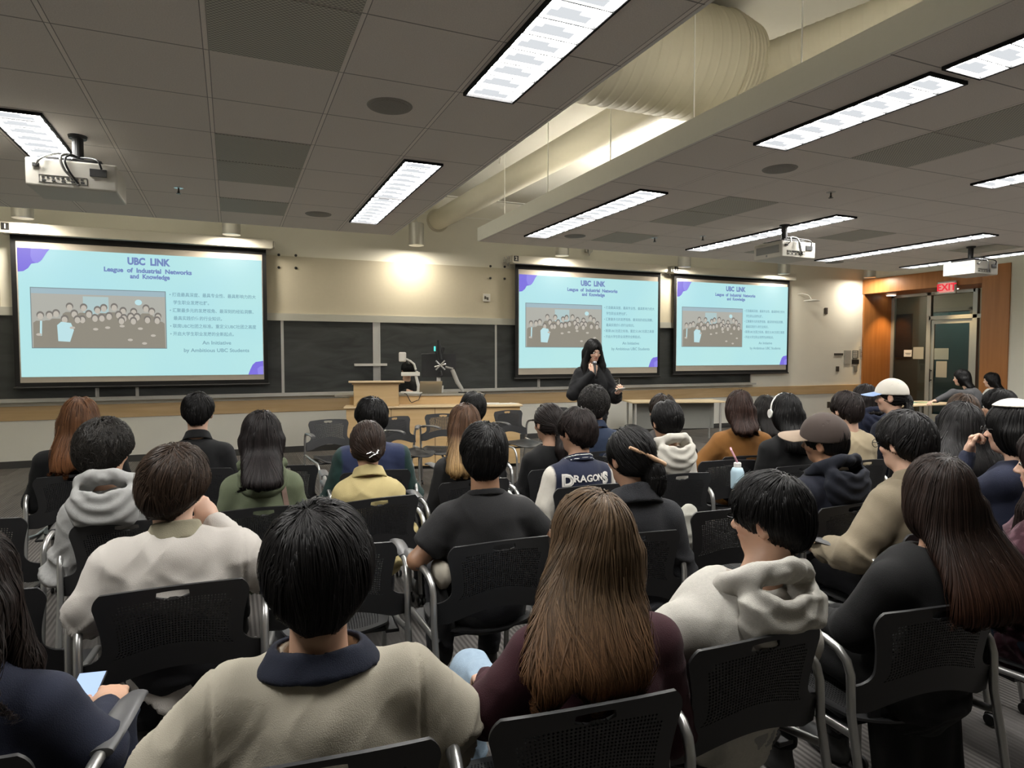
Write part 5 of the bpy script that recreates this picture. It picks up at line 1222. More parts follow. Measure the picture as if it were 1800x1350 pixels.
 dict(k='P6', hx=1850, hy=752, d=2.35, w=.42, yaw=0, hyaw=-26, vol=.014, label='person in a burgundy floral blouse at the right edge, long dark hair', top=None, topname='blouse', hair='wavy', hairlen=.40, male=False, seed=69, skin='fair', eyes=True, haircol=(.018, .012, .011), wrinkle=.014, front=.16, legm=F('dark_jeans', (.02, .028, .045)),
      armL=((-.26, .06, .74), (-.08, .30, .68), (.2, 1, -.2), (0, .2, 1), .5)),
 dict(k='P1', hx=-76, hy=925, d=1.36, w=.46, yaw=10, hyaw=10, vol=.022, layer=0.7, label='person in a navy jumper with wavy dark hair holding a phone, left edge', top=F('navy_wool', (.018, .022, .042)), topname='jumper', hair='wavy', hairlen=0.22, male=False, seed=71, haircol=(.020, .014, .012), hands='R', legm=F('blue_navy', (.015, .02, .04)), spread=1.2, wave=.25, drape=.17, front=.1,
      armR=((.245, .02, .72), (.19, .26, .70), (-.1, 1, .1), (.2, -.3, 1), 1.0)),
 dict(k='P33', hx=1690, hy=650, d=10.2, w=.46, yaw=-15, hyaw=-30, vol=.012, drape=-0.06, label='person in a grey jacket reaching across the table, long black hair', top=greyc, topname='jacket', hair='long', hairlen=0.2, male=False, seed=73, lean=.20, skin='fair', eyes=True, hands='L', armL=((-.44, .20, 1.00), (-.66, .36, .88), (-1, .4, -.1), (0, .2, 1), .3)),
 dict(k='P34', hx=1742, hy=655, d=11.0, w=.38, yaw=-25, hyaw=-20, vol=.012, label='person in a white top with long dark hair, in profile by the timber column', top=F('white_top', (.62, .60, .56)), topname='top', hair='long', hairlen=.30, male=False, seed=75, skin='fair', eyes=True),
 dict(k='P38', hx=717, hy=636, d=10.0, w=.42, yaw=175, hyaw=0, vol=.014, label='person in black behind the laptop, head bowed, at the lectern desk', top=blk, topname='jumper', hpitch=-38, seed=77, skin='fair', eyes=True, hands='LR', lean=.08, armL=((-.26, .12, .88), (-.10, .36, 1.045), (.4, 1, -.1), (0, 0, 1), .3), armR=((.26, .12, .88), (.10, .36, 1.045), (-.4, 1, -.1), (0, 0, 1), .3)),
]
RES = {}
def jk_colour(body, sleeve, lim):
    def f(V, W, Zs):
        c = np.tile(np.array(body, float), (len(V), 1)); s = np.clip((np.abs(V[:, 0]) - (W / 2 - lim)) / .006, 0, 1)[:, None]; return c * (1 - s) + np.array(sleeve) * s
    return f
M_vc = mat('two_tone_cloth', (1, 1, 1), .85, spec=.25, noise=.08, nscale=60, bump=.25, bscale=420, vcol=True, sheen=.1)
def stripes(V, W, Zs):
    s = (np.sin(V[:, 2] * 2 * PI / .03) > .1).astype(float)[:, None]; return np.array((.55, .53, .5)) * (1 - s) + np.array((.05, .05, .055)) * s
def floral(V, W, Zs):
    n = vnoise(V * 48, 3) * .6 + vnoise(V * 110, 8) * .4; s = np.clip((n - .55) / .06, 0, 1)[:, None]; return np.array((.040, .011, .018)) * (1 - s) + np.array((.105, .05, .066)) * s
extra = {'P18': jk_colour((.014, .018, .040), (.56, .53, .47), .045), 'P25': jk_colour((.020, .028, .070), (.010, .032, .028), .050), 'P12': stripes, 'P6': floral}
cyaw = dict(P2=6, P3=6, P4=0, P5=8, P7=0, P8=0, P1=8, P6=6, P16=-8, P38=175, P33=-10, P34=-20)
coff = dict(P7=.11, P8=.085, P15=.10, P38=.06, P2=.05, P1=.05)
for sp in people:
    if sp['k'] in cyaw: sp['cyaw'] = cyaw[sp['k']]
    if sp['k'] in coff: sp['coff'] = coff[sp['k']]
    if sp['k'] in extra: sp['topcol'] = extra[sp['k']]; sp['top'] = M_vc
    RES[sp['k']] = person(sp)

# chair under every seated person
seat_of = {'P2': 'the cream sweatshirt', 'P3': 'the long light brown hair', 'P4': 'the oatmeal hoodie', 'P5': 'the long dark brown hair', 'P7': 'the off-white polo', 'P8': 'the black T-shirt', 'P9': 'the dark wool coat',
           'P14': 'the light grey hoodie', 'P15': 'the sage green hoodie', 'P16': 'the pale yellow shirt', 'P17': 'the blonde-tipped hair', 'P18': 'the varsity jacket', 'P20': 'the low ponytail', 'P19': 'the white hoodie', 'P28': 'the dark grey jacket',
           'P27': 'the denim jacket', 'P26': 'the short black hair beyond the blonde-tipped hair', 'P25': 'the navy vest and green sleeves', 'P24': 'the black suit', 'P23': 'the copper red hair', 'P29': 'the rust corduroy jacket', 'P30': 'the pale knit', 'P21': 'the headphones',
           'P10': 'the tan peaked cap', 'P22': 'the crumpled sand jacket', 'P31': 'the navy hoodie', 'P32': 'the white cap', 'P11': 'the khaki jacket', 'P12': 'the striped top', 'P36': 'the mid brown hair', 'P35': 'the white shirt', 'P13': 'the black bob and white cap',
           'P6': 'the burgundy floral blouse', 'P1': 'the navy jumper at the left edge', 'P33': 'the grey jacket at the table', 'P34': 'the white top by the timber column', 'P38': 'the person behind the laptop'}
for sp in people:
    r = RES[sp['k']]; chair_at(r['cpos'][0], r['cpos'][1], r['cyaw'], 'black perforated chair under ' + seat_of[sp['k']])
for a in ((577, 737, 172, 'empty dark chair before the lectern desk, the leftmost of four'), (694, 732, 150, 'empty dark chair before the lectern desk, second from left'), (779, 727, 200, 'empty dark chair before the lectern desk, third from left'), (892, 721, 168, 'empty dark chair before the lectern desk, fourth from left'),
          (975, 716, 170, 'empty dark chair facing the room, behind the low ponytail'),
          (-62, 914, 2, 'empty black chair cut by the left edge, the farther of two'), (-75, 1043, 4, 'empty black chair cut by the left edge, the nearer of two'),
          (497, 818, 2, 'empty black chair beyond the sage green hoodie, right side showing'), (596, 958, 4, 'empty black chair beyond the large round black haircut'),
          (1292, 893, 8, 'empty black chair holding a pale tote, left of the black-haired profile'), (1282, 808, 12, 'empty black chair below the rust corduroy jacket')):
    chair_px(*a)
# ================================================================== what people wear and hold
def world_of(r, p): return p
# varsity lettering wrapped on the jacket back
def project_back(me, r, y0=-.34, off=.0):
    f = r['sdf']; n = len(me.vertices); co = np.zeros(n * 3); me.vertices.foreach_get('co', co); co = co.reshape(-1, 3); P = co.copy(); P[:, 1] = y0
    for _ in range(14): d = f(P); P[:, 1] += np.maximum(d, 0) * .9
    P[:, 1] -= .007 + off; me.vertices.foreach_set('co', P.ravel()); me.update()
r = RES['P18']
M_lw, M_ln = mat('letter_white', (.62, .60, .56), .7), mat('letter_navy', (.012, .014, .025), .8)
for s_, x, z, size, off, sx in (('D', -.116, .0, .090, .0055, .95), ('R', -.070, .012, .052, .0014, 1.05), ('A', -.034, .012, .052, .0014, 1.05), ('G', .004, .012, .052, .0014, 1.0), ('O', .043, .012, .052, .0014, .95), ('N', .080, .012, .052, .0014, .95), ('S', .120, .0, .086, .0055, .95)):
    for nm, o_, m, yy in (('lettering', off, M_lw, 0), ('lettering', -.0035, M_ln, .006)):
        if yy and size < .06: continue
        me = text_mesh(s_, size, o_, 'CENTER'); me.transform(Matrix.Translation((x, 0, r['Zs'] - .072 + z)) @ Matrix.Rotation(PI / 2, 4, 'X') @ Matrix.Diagonal((sx, 1, 1, 1)))
        project_back(me, r, off=yy); me.materials.clear(); me.materials.append(m)
        o = bpy.data.objects.new(nm, me); COL.objects.link(o); o.parent = r['top']
def in_head(r, p): return r['hc'] + r['Rh'] @ np.array(p, float)
# hair stick, silver clip, ties
r = RES['P9']; autosmooth(MB().tube([in_head(r, (-.085, -.105, .055)), in_head(r, (0, -.130, .012)), in_head(r, (.085, -.125, -.030))], [.0065, .010, .012], 12).build('hair_stick', mat('pale_wood', (.48, .30, .18), .5, noise=.2), r['root']), 1.2)
r = RES['P16']; c = MB()
c.tube([in_head(r, (-.012, -.128, -.048)), in_head(r, (.010, -.134, -.040)), in_head(r, (.034, -.130, -.050)), in_head(r, (.046, -.120, -.030))], .0035, 8); c.tube([in_head(r, (.0, -.130, -.068)), in_head(r, (.022, -.135, -.055)), in_head(r, (.044, -.124, -.046))], .0035, 8)
c.build('hair_clip', mat('silver_clip', (.75, .75, .74), .2, metal=.9), r['root'])
# caps
def cap_hat(r, mc, mb, v=.0, cut=.022, name='cap', tilt=-.014, ln=.10):
    hc, Rh = r['hc'], r['Rh']; R_ = (.094 + v, .112 + v, .112 + v)
    def f(p):
        q = (p - hc) @ Rh; d = ell(q, (0, -.012, .030), R_); d = np.maximum(d, -(d + .010)); return smax(d, (cut - q[:, 2]) + q[:, 1] * .12, .004)
    V, Q = nets(f, hc - .19, hc + .19, .006); o = npmesh(name, V, Q, mc, None, r['root'])
    if mb is None: return o
    V = []; n, m_ = 14, 8
    for side in (0, 1):
        for i in range(n + 1):
            for j in range(m_ + 1):
                a = -1.15 + 2.3 * i / n; t = j / m_; rx = (.090 + v); x = math.sin(a) * rx * (1 - .12 * t * 0); y = math.cos(a) * (.098 + v) + t * ln * math.cos(a * .75); z = .048 - .020 * (math.sin(a) ** 2) + t * tilt + .004 * side
                V.append(in_head(r, (x, y, z)))
    g = (n + 1) * (m_ + 1); Fq = [(i*(m_+1)+j, (i+1)*(m_+1)+j, (i+1)*(m_+1)+j+1, i*(m_+1)+j+1) for i in range(n) for j in range(m_)]
    Fq += [tuple(k + g for k in q[::-1]) for q in Fq]
    rim = [i*(m_+1)+m_ for i in range(n+1)]; Fq += [(rim[i], rim[i+1], rim[i+1]+g, rim[i]+g) for i in range(n)]
    b = MB(); b.add(V, Fq); autosmooth(b.build('peak', mb, o), 1.0)
    return o
cap_hat(RES['P32'], mat('cap_white', (.60, .57, .50), .85, noise=.05), mat('peak_blue', (.30, .42, .68), .8), v=.008)
cap_hat(RES['P10'], mat('cap_brown', (.055, .040, .034), .9), mat('peak_tan', (.24, .18, .13), .85, noise=.05), v=.006, tilt=-.006, ln=.115)
# headband, headphones, glasses
cap_hat(RES['P13'], mat('cap_white', (.60, .57, .50), .85, noise=.05), None, v=.010, cut=.112)
r = RES['P21']; hb = MB(); hb.tube([in_head(r, (math.sin(a) * .100, -.0, .015 + math.cos(a) * .118)) for a in np.linspace(-1.6, 1.6, 20)], .006, 8); o = hb.build('headphones', M_white, r['root'])
for s in (-1, 1): MB().tube([in_head(r, (s * .088, 0, -.005)), in_head(r, (s * .112, 0, -.005))], .030, 20).build('ear_cup', M_white, o)
def glasses(r):
    b = MB()
    for s in (-1, 1):
        b.tube([in_head(r, (s * .033 + .023 * math.cos(a), .108, .002 + .018 * math.sin(a))) for a in np.linspace(0, 2 * PI, 17)], .0016, 6); b.tube([in_head(r, (s * .058, .104, .008)), in_head(r, (s * .080, .03, .006)), in_head(r, (s * .082, -.01, -.002))], .0018, 6)
    b.tube([in_head(r, (-.010, .110, .004)), in_head(r, (.010, .110, .004))], .0016, 6); b.build('glasses', M_black, r['root'])
for k in ('P11', 'P14', 'P9', 'P13'): glasses(RES[k])
# bag strap over the sage hoodie
r = RES['P15']; pts = []
for t in np.linspace(0, 1, 16):
    P = np.array([[.085 + .055 * t, -.34, r['Zs'] + .02 - .36 * t]]); 
    for _ in range(14): P[:, 1] += np.maximum(r['sdf'](P), 0) * .9
    pts.append(P[0] - (0, .010, 0))
b = MB()
for p in pts: b.v += [tuple(p + (-.012, 0, 0)), tuple(p + (.012, 0, 0)), tuple(p + (.012, .004, 0)), tuple(p + (-.012, .004, 0))]
for i in range(15):
    for j in range(4): b.f.append((i*4+j, i*4+(j+1) % 4, (i+1)*4+(j+1) % 4, (i+1)*4+j))
b.build('bag_strap', F('blush_strap', (.52, .36, .30)), r['root'])
# phone held by the person at the left edge
r = RES['P1']; wr = r['arms'][1][1]; ph = thing('phone', 'lit phone in the hand of the navy jumper person, left edge', 'phone')
Mw = Matrix.Translation(r['root'].location) @ Matrix.Rotation(math.radians(-r['yaw']), 4, 'Z')
pc = Mw @ Vector((float(wr[0]) - .080, float(wr[1]) + .085, float(wr[2]) + .005)); ph.location = pc; ph.rotation_euler = (.35, 0, math.radians(-r['yaw']))
MB().box((-.035, -.066, -.004), (.035, .066, .004)).build('case', M_black, ph, bevel=.003); MB().box((-.032, -.062, .0041), (.032, .062, .0052)).build('display', emis('phone_light', (.45, .60, .95), 1.0), ph)

# ================================================================== presenter
pr = dict(k='PR', hx=1043, hy=597, d=7.3, w=.42, yaw=195, hyaw=-10, hpitch=-16, stand=True, vol=.014, male=False, neck=.30, lean=.0, seed=90, eyes=True, skin='fair', hands='LR', hem=.86, loose=.020, vneck=True,
          label='person presenting in a long black blazer with long black hair, holding a microphone', top=F('black_blazer', (.005, .005, .006)), topname='blazer', hair='long', hairlen=.42, wave=.05, front=.22, spread=1.0, drape=.150, strands=2500, parting=-.01, knee=.1, legm=blk)
_top = atd(pr['hx'], pr['hy'], pr['d'])[2]; _zs = _top - .30 - .014; hcz = _top - .132
pr['armR'] = ((.24, .06, _zs - .30), (.035, .165, hcz - .235), (-.12, .05, 1), (.3, .9, .2), 1.7)
pr['armL'] = ((-.25, .05, _zs - .33), (-.20, .29, _zs - .27), (-.1, 1, .25), (-.5, -.2, -1), .7)
RES['PR'] = person(pr); r = RES['PR']
def to_world(r, p): return Matrix.Translation(r['root'].location) @ Matrix.Rotation(math.radians(-r['yaw']), 4, 'Z') @ Vector([float(a) for a in p])
wr = r['arms'][1][1]; mic = thing('microphone', 'black handheld microphone at the presenter\'s mouth', 'microphone')
a = to_world(r, wr + np.array((-.01, .045, -.02))); b_ = to_world(r, wr + np.array((-.01, .005, .125)))
mic.location = a
v = b_ - a; b = MB(); b.tube([(0, 0, 0), v * .72], [.011, .014], 14); autosmooth(b.build('handle', M_black, mic), 1.0); b = MB(); b.tube([v * .72, v * .78, v * .88, v * .97, v * 1.0], [.015, .023, .026, .020, .008], 16); autosmooth(b.build('head', mat('mic_mesh', (.15, .15, .16), .35, metal=.7), mic), 1.0)
wl = r['arms'][-1][1]; cd = thing('note_card', 'small card in the presenter\'s other hand', 'card'); cd.location = to_world(r, wl + np.array((.0, .10, .035))); cd.rotation_euler = (.35, .1, math.radians(-r['yaw']))
MB().box((-.04, -.065, -.002), (.04, .065, .002)).build('card', M_white, cd)

# ================================================================== lectern desk, tables, electronics
fl = onZ(608, 716, .88); fr_ = onZ(915, 712, .88)
A = Vector((float(fl[0]), float(fl[1]), 0)); Bv = Vector((float(fr_[0]), float(fr_[1]), 0)); Ldesk = (Bv - A).length; ang = math.atan2((Bv - A).y, (Bv - A).x)
dk = thing('lectern_desk', 'long maple teaching desk with stepped top in front of the chalkboards', 'desk', tuple(A), ang)
MB().box((0, 0.04, 0.05), (Ldesk, 0.07, .86)).box((0, .07, .05), (.03, .80, .86)).box((Ldesk - .03, .07, .05), (Ldesk, .80, .86)).build('front_panel', M_maple, dk)
MB().box((-.03, 0, .86), (Ldesk + .03, .36, .885)).build('lower_top', M_maple_top, dk, bevel=.004)
MB().box((.02, .36, .86), (Ldesk * .78, .385, 1.0)).build('riser', M_maple, dk)
MB().box((-.18, .34, 1.0), (Ldesk * .80, .95, 1.025)).build('upper_top', mat('grey_laminate', (.30, .28, .24), .4), dk, bevel=.003)
MB().box((.02, .10, 0), (Ldesk - .02, .78, .05)).build('plinth', M_base, dk)
kk = MB()
for i in range(1, 4): kk.box((Ldesk * i / 4 - .003, .036, .06), (Ldesk * i / 4 + .003, .041, .85))
kk.build('panel_joint', M_dark, dk)
def on_desk(x, y, z): return A + Vector((x * math.cos(ang) - y * math.sin(ang), x * math.sin(ang) + y * math.cos(ang), z))
lc = thing('lectern', 'maple lectern box with a sloping top standing on the desk', 'lectern', tuple(on_desk(.10, .03, .886)), ang)
MB().box((.0, .0, 0), (.60, .30, .30)).build('body', M_maple, lc, bevel=.003)
t_ = MB(); t_.add([(-.06, -.07, .325), (.68, -.07, .325), (.68, .34, .30), (-.06, .34, .30), (-.06, -.07, .352), (.68, -.07, .352), (.68, .34, .326), (-.06, .34, .326)], [(0,3,2,1),(4,5,6,7),(0,1,5,4),(1,2,6,5),(2,3,7,6),(3,0,4,7)]); t_.build('top', M_maple_top, lc, bevel=.004)
MB().box((-.02, 0, .295), (.62, .30, .327)).build('rim', M_maple, lc)
def px_desk(x, y, dep): 
    """point of the frame on the plane parallel to the desk front, dep behind it"""
    n = Vector((-math.sin(ang), math.cos(ang), 0)); d = Vector(ray(x, y)); o = Vector((0, 0, H)); p0 = A + n * dep; return o + d * ((p0 - o).dot(n) / d.dot(n))
def local_desk(x, y, dep): p = px_desk(x, y, dep) - A; return Vector((p.x * math.cos(ang) + p.y * math.sin(ang), -p.x * math.sin(ang) + p.y * math.cos(ang), p.z))
# document camera
p = local_desk(736, 694, .55); dc = thing('document_camera', 'white document camera with a curved neck on the desk', 'document camera', tuple(on_desk(p.x, p.y, 1.026)), ang)
def rel(x, y, dep=.55): q = local_desk(x, y, dep); return (q.x - p.x, q.y - p.y, q.z - 1.026)
MB().box((-.26, -.10, 0), (.05, .14, .022)).build('base', M_white, dc, bevel=.006)
autosmooth(MB().tube([(0, 0, .02), (0, 0, .10), rel(731, 660), rel(733, 652)], [.03, .024, .020, .018], 14).build('column', M_white, dc), 1)
autosmooth(MB().tube([rel(731, 650), rel(728, 640), rel(722, 635), rel(714, 631)], .014, 12).build('neck', M_white, dc), 1)
h0, h1 = rel(701, 636), rel(714, 619); MB().box((h0[0], -.05, h0[2]), (h1[0], .05, h1[2])).build('head', M_white, dc, bevel=.02, seg=3)
h0, h1 = rel(705, 661), rel(738, 654); MB().box((h0[0], -.03, h0[2]), (h1[0], .03, h1[2])).build('arm', M_white, dc, bevel=.008)
# laptop
p = local_desk(757, 692, .45); lp = thing('laptop', 'open grey-gold laptop seen from behind on the desk', 'laptop', tuple(on_desk(p.x, .50, 1.026)), ang + .05)
MB().box((-.16, 0, 0), (.16, .22, .014)).build('base', M_alum, lp, bevel=.004)
Ml = Matrix.Rotation(.28, 4, 'X'); MB().box((-.16, -.004, 0), (.16, .004, .215), Ml).build('lid', mat('champagne_metal', (.42, .37, .28), .35, metal=.6), lp, bevel=.003)
MB().lathe([(.001, -.001), (.014, -.001), (.014, 0)], (0, -.0045, .11), 16, axis=1).build('badge', M_black, lp)
lp.children[-1].rotation_euler = (.28, 0, 0)
# monitor
p0, p1 = local_desk(741, 663, .85), local_desk(801, 622, .85)
mo = thing('monitor', 'thin black monitor standing on the lectern desk', 'monitor', tuple(on_desk((p0.x + p1.x) / 2, .85, 1.026)), ang); W_ = p1.x - p0.x
MB().box((-W_/2, -.015, p0.z - 1.026), (W_/2, .015, p1.z - 1.026)).build('panel', M_black, mo, bevel=.004)
MB().box((-.03, .01, .0), (.03, .03, p0.z - .9)).build('stand', M_alum, mo); MB().box((-.12, -.06, 0), (.12, .09, .008)).build('foot', M_alum, mo)
# phone rig with ring clamps on an arm
p = local_desk(770, 640, .60); rg = thing('camera_rig', 'black phone rig with a clamp and crooked grey arm on the desk', 'camera rig', tuple(on_desk(p.x, .60, 1.026)), ang)
def rel(x, y): q = local_desk(x, y, .60); return Vector((q.x - p.x, 0, q.z - 1.026))
b = MB(); b.tube([rel(771, 598), rel(772, 610)], .022, 10); b.tube([rel(772, 608), rel(774, 632)], .03, 10); b.tube([rel(764, 612), rel(768, 622)], .018, 8); b.tube([rel(780, 611), rel(776, 622)], .02, 8); b.tube([rel(774, 652), rel(776, 660)], .02, 8); autosmooth(b.build('camera_body', M_black, rg), .8)
b = MB()
for u in ((766, 634, 782, 650), (782, 634, 766, 650), (764, 645, 784, 640)): b.tube([rel(u[0], u[1]), rel(u[2], u[3])], .011, 8)
b.build('clamp', M_steel, rg)
b = MB(); b.tube([rel(783, 645), rel(796, 648), rel(794, 652)], .015, 10); b.tube([rel(795, 650), rel(804, 672), rel(812, 684)], [.030, .032, .026], 12); b.tube([rel(812, 682), rel(813, 690)], .02, 8); autosmooth(b.build('arm', mat('grey_arm', (.36, .35, .32), .4), rg), 1)
b = MB(); q = rel(813, 690); b.tube([q, (q.x, 0, 0.0)], .018, 10); b.box((q.x - .06, -.05, 0), (q.x + .06, .05, .012)); b.build('foot', M_black, rg)
q = rel(764, 613); MB().box((q.x - .012, -.035, q.z - .035), (q.x + .012, -.03, q.z + .035)).build('lamp', emis('teal_led', (.1, .8, .65), 1.2), rg)
# cup, papers, cables
p = local_desk(776, 682, .62); tag(autosmooth(MB().lathe([(.030, 0), (.038, .10), (.040, .102), (.036, .1), (.028, .005)], tuple(on_desk(p.x, .72, 1.026)), 20).build('cup', M_white)), 'pale cup beside the laptop on the desk', 'cup')
for i, (x, lb) in enumerate(((.82, 'white papers lying at the right end of the desk'), (.92, 'loose white sheet at the far right end of the desk'))):
    o = MB().box((-.16, -.10, 0), (.16, .10, .012 - .006 * i)).build('paper_stack', M_paper); o.location = on_desk(Ldesk * x, .18, .886); o.rotation_euler = (0, 0, ang + .1 * i); tag(o, lb, 'paper')
for i, (x0, x1, lb) in enumerate(((.78, .98, 'thin black cable drooping over the desk front beside the lectern'), (1.65, 1.90, 'thin black cable drooping over the desk front near the rig'))):
    o = MB().tube([on_desk(x0, .45, 1.03), on_desk(x0 + .03, .33, 1.03), on_desk(x0 + .08, .31, .93), on_desk((x0 + x1) / 2, .3, .91), on_desk(x1, .31, .95), on_desk(x1 + .03, .33, 1.03), on_desk(x1 + .05, .45, 1.03)], .006, 6).build('cable', M_black); tag(o, lb, 'cable')
# grey top shelf on left of the lectern / side table with pale top before the wall
p0 = onZ(1062, 701, .74); p1 = onZ(1218, 706, .74)
tb = thing('side_table', 'light maple table with grey panel standing before the chalkboards, right of the presenter', 'table', (6.55, 9.72, 0), -.30)
MB().box((0, 0, .715), (1.75, .62, .74)).build('table_top', M_maple_top, tb, bevel=.004)
MB().box((.10, .30, .22), (1.65, .32, .70)).build('modesty_panel', mat('grey_modesty', (.22, .22, .20), .6), tb)
for x in (.08, 1.67):
    for y in (.06, .56): MB().tube([(x, y, 0), (x, y, .715)], .02, 10).build('leg', M_alum, tb)
# far right table with coloured folders
TX0, TY0 = 10.35, 7.05
c0 = onZ(1592, 711, .76); c1 = onZ(1712, 712, .76)
ft = thing('work_table', 'light round-edged table with coloured paper near the timber doorway', 'table', (10.55, 7.42, 0), .0)
MB().box((-.85, -.33, .735), (.85, .33, .76)).build('table_top', M_maple_top, ft, bevel=.006)
for x in (-.75, .75):
    for y in (-.27, .27): MB().tube([(x, y, 0), (x, y, .735)], .02, 10).build('leg', M_alum, ft)
for nm, x, y, w_, h_, rz, c, lb in (('folder', -.45, -.08, .40, .30, .1, (.80, .36, .06), 'orange folder lying on the table by the doorway'), ('folder', .05, .12, .50, .24, -.1, (.12, .34, .26), 'teal green folder lying on the table by the doorway'), ('folder', .42, -.05, .34, .26, .3, (.45, .50, .28), 'pale green sheet lying on the table by the doorway')):
    o = MB().box((-w_/2, -h_/2, 0), (w_/2, h_/2, .006)).build(nm, mat('folder_' + str(x), c, .6)); o.location = (10.55 + x, 7.42 + y, .7605); o.rotation_euler = (0, 0, rz); tag(o, lb, 'folder', 'folders on the work table')
# red padded chairs at the right edge
rc0 = None
for x, y, yw, lb in ((1771, 692, 20, 'red padded chair at the right edge, beside the white shirt'), (1800, 700, 15, 'second red padded chair, cut by the right edge')):
    P = atd(x, y, 8.0)
    if rc0 is None:
        rc0 = thing('red_chair', lb, 'chair', (float(P[0]), float(P[1]), 0), math.radians(-yw), 'red padded chairs'); Mr = mat('red_vinyl', (.20, .012, .02), .45)
        MB().box((-.22, -.24, .58), (.22, -.19, 1.02)).build('backrest', Mr, rc0, bevel=.02, seg=3); MB().box((-.22, -.20, .43), (.22, .22, .49)).build('seat', Mr, rc0, bevel=.02, seg=3)
        for s in (-1, 1):
            for y_ in (-.22, .20): MB().tube([(s * .22, y_, 0), (s * .22, y_, 1.04 if y_ < 0 else .46)], .013, 8).build('leg', M_tube, rc0)
    else: dup(rc0, (float(P[0]), float(P[1]), 0), math.radians(-yw), lb)

# ================================================================== projectors
def smooth_pts(pts, k=4):
    P = [np.array(p, float) for p in pts]; P = [P[0]] + P + [P[-1]]; out = []
    for i in range(1, len(P) - 2):
        for j in range(k):
            t = j / k; a, b, c, d = P[i-1], P[i], P[i+1], P[i+2]; out.append(tuple(.5 * ((2*b) + (c-a)*t + (2*a-5*b+4*c-d)*t*t + (3*b-a-3*c+d)*t**3)))
    out.append(tuple(P[-2])); return out
def projector(px_, py_, yaw, lab, big=1.0, z=2.62):
    t = thing('projector', lab, 'projector', (0, 0, 0), math.radians(-yaw), 'ceiling projectors')
    w_, l_, h_ = .48, .40, .17
    MB().box((-w_/2, -l_/2, 0), (w_/2, l_/2, h_)).build('body', M_case, t, bevel=.012, seg=3)
    MB().box((-w_/2 - .003, -l_/2 + .04, .05), (-w_/2 + .002, l_/2 - .04, .13)).box((-w_/2 - .003, 0, .02), (-w_/2, .02, .04)).build('side_grille', mat('vent_grey', (.32, .32, .30), .5), t)
    f = MB(); 
    f.box((-.17, -l_/2 - .004, .025), (.08, -l_/2 + .001, .027)); f.box((-.17, -l_/2 - .004, .068), (.08, -l_/2, .07)); f.box((-.17, -l_/2 - .004, .025), (-.168, -l_/2, .07)); f.box((.078, -l_/2 - .004, .025), (.08, -l_/2, .07))
    for i in range(9):
        f.box((-.155 + i * .025, -l_/2 - .005, .052), (-.142 + i * .025, -l_/2, .061))
        if i % 2 == 0: f.box((-.155 + i * .025, -l_/2 - .005, .034), (-.135 + i * .025, -l_/2, .043))
    f.box((.095, -l_/2 - .012, .085), (.185, -l_/2, .13)); f.box((-.20, -l_/2 - .012, .115), (-.165, -l_/2, .135)); f.build('ports', mat('port_dark', (.06, .06, .06), .5), t)
    MB().lathe([(.03, 0), (.055, .002), (.055, .03), (.05, .035)], (.05, l_/2, .09), 24, axis=1).build('lens', M_black, t)
    MB().box((-.15, -.14, h_), (.15, .16, h_ + .03)).box((-.05, -.05, h_ + .03), (.05, .05, h_ + .05)).build('mount_plate', M_black, t, bevel=.004)
    MB().tube([(0, 0, h_ + .05), (0, 0, CZ - z)], .032, 16).lathe([(.05, CZ - z - .02), (.055, CZ - z)], n=20).build('drop_pole', M_black, t)
    for nm, pts, r_, m in (('cable', [(-.18, -l_/2 - .01, .125), (-.15, -l_/2 - .03, .16), (-.08, -.16, .215), (0, -.05, .23)], .006, M_steel), ('cable', [(0, -.04, .235), (-.03, -.17, .215), (-.05, -l_/2 - .04, .17), (-.03, -l_/2 - .035, .10), (.02, -l_/2 - .01, .05), (.03, -l_/2 - .005, .02)], .008, M_steel), ('cable', [(0, -.04, .235), (-.01, -.16, .215), (-.03, -l_/2 - .03, .165), (-.01, -l_/2 - .03, .10), (.035, -l_/2 - .012, .03)], .006, M_black), ('cable', [(.02, -.03, .235), (.08, -.12, .215), (.14, -l_/2 - .02, .18), (.16, -l_/2 - .015, .13)], .006, M_black)):
        autosmooth(MB().tube([Vector(a) for a in smooth_pts(pts)], r_, 8).build(nm, m, t), 1.5)
    t.location = (px_, py_, z); return t
projector(-.88, 5.0, 0, 'white ceiling projector with rear ports and cables, on the left')
projector(5.55, 5.35, 0, 'white ceiling projector hanging before the middle screen')
projector(8.9, 5.45, 0, 'white ceiling projector near the exit doorway, farthest right')

# ================================================================== loose clothes and bags
def lump(name, lab, cat, c, rad, m, seed=1, parent=None, squash=(1, 1, 1), vox=.012, amp=.03, rz=0, pts=None):
    c = np.array(c, float)
    def f(p):
        q = p - c; d = ell(q, (0, 0, 0), rad)
        if pts:
            for a, b, r_ in pts: d = smin(d, cap(q, a, b, r_), .03)
        return smax(d, .004 - p[:, 2], .005)
    R_ = np.array(rad) + .09 + (0 if not pts else max(max(abs(x) for x in a) for a, b, r_ in pts))
    V, Q = nets(f, c - R_, c + R_, vox); Nn = vnormals(V, Q); w_ = 1 - np.abs(2 * vnoise(V * 13, seed) - 1)
    V = V + Nn * ((w_ ** 2 - .4) * amp)[:, None]; V[:, 2] = np.maximum(V[:, 2], .002); V0 = c.copy(); V0[2] = 0
    o = npmesh(name, V - V0, Q, m, None, parent); o.location = V0
    if lab: tag(o, lab, cat)
    return o
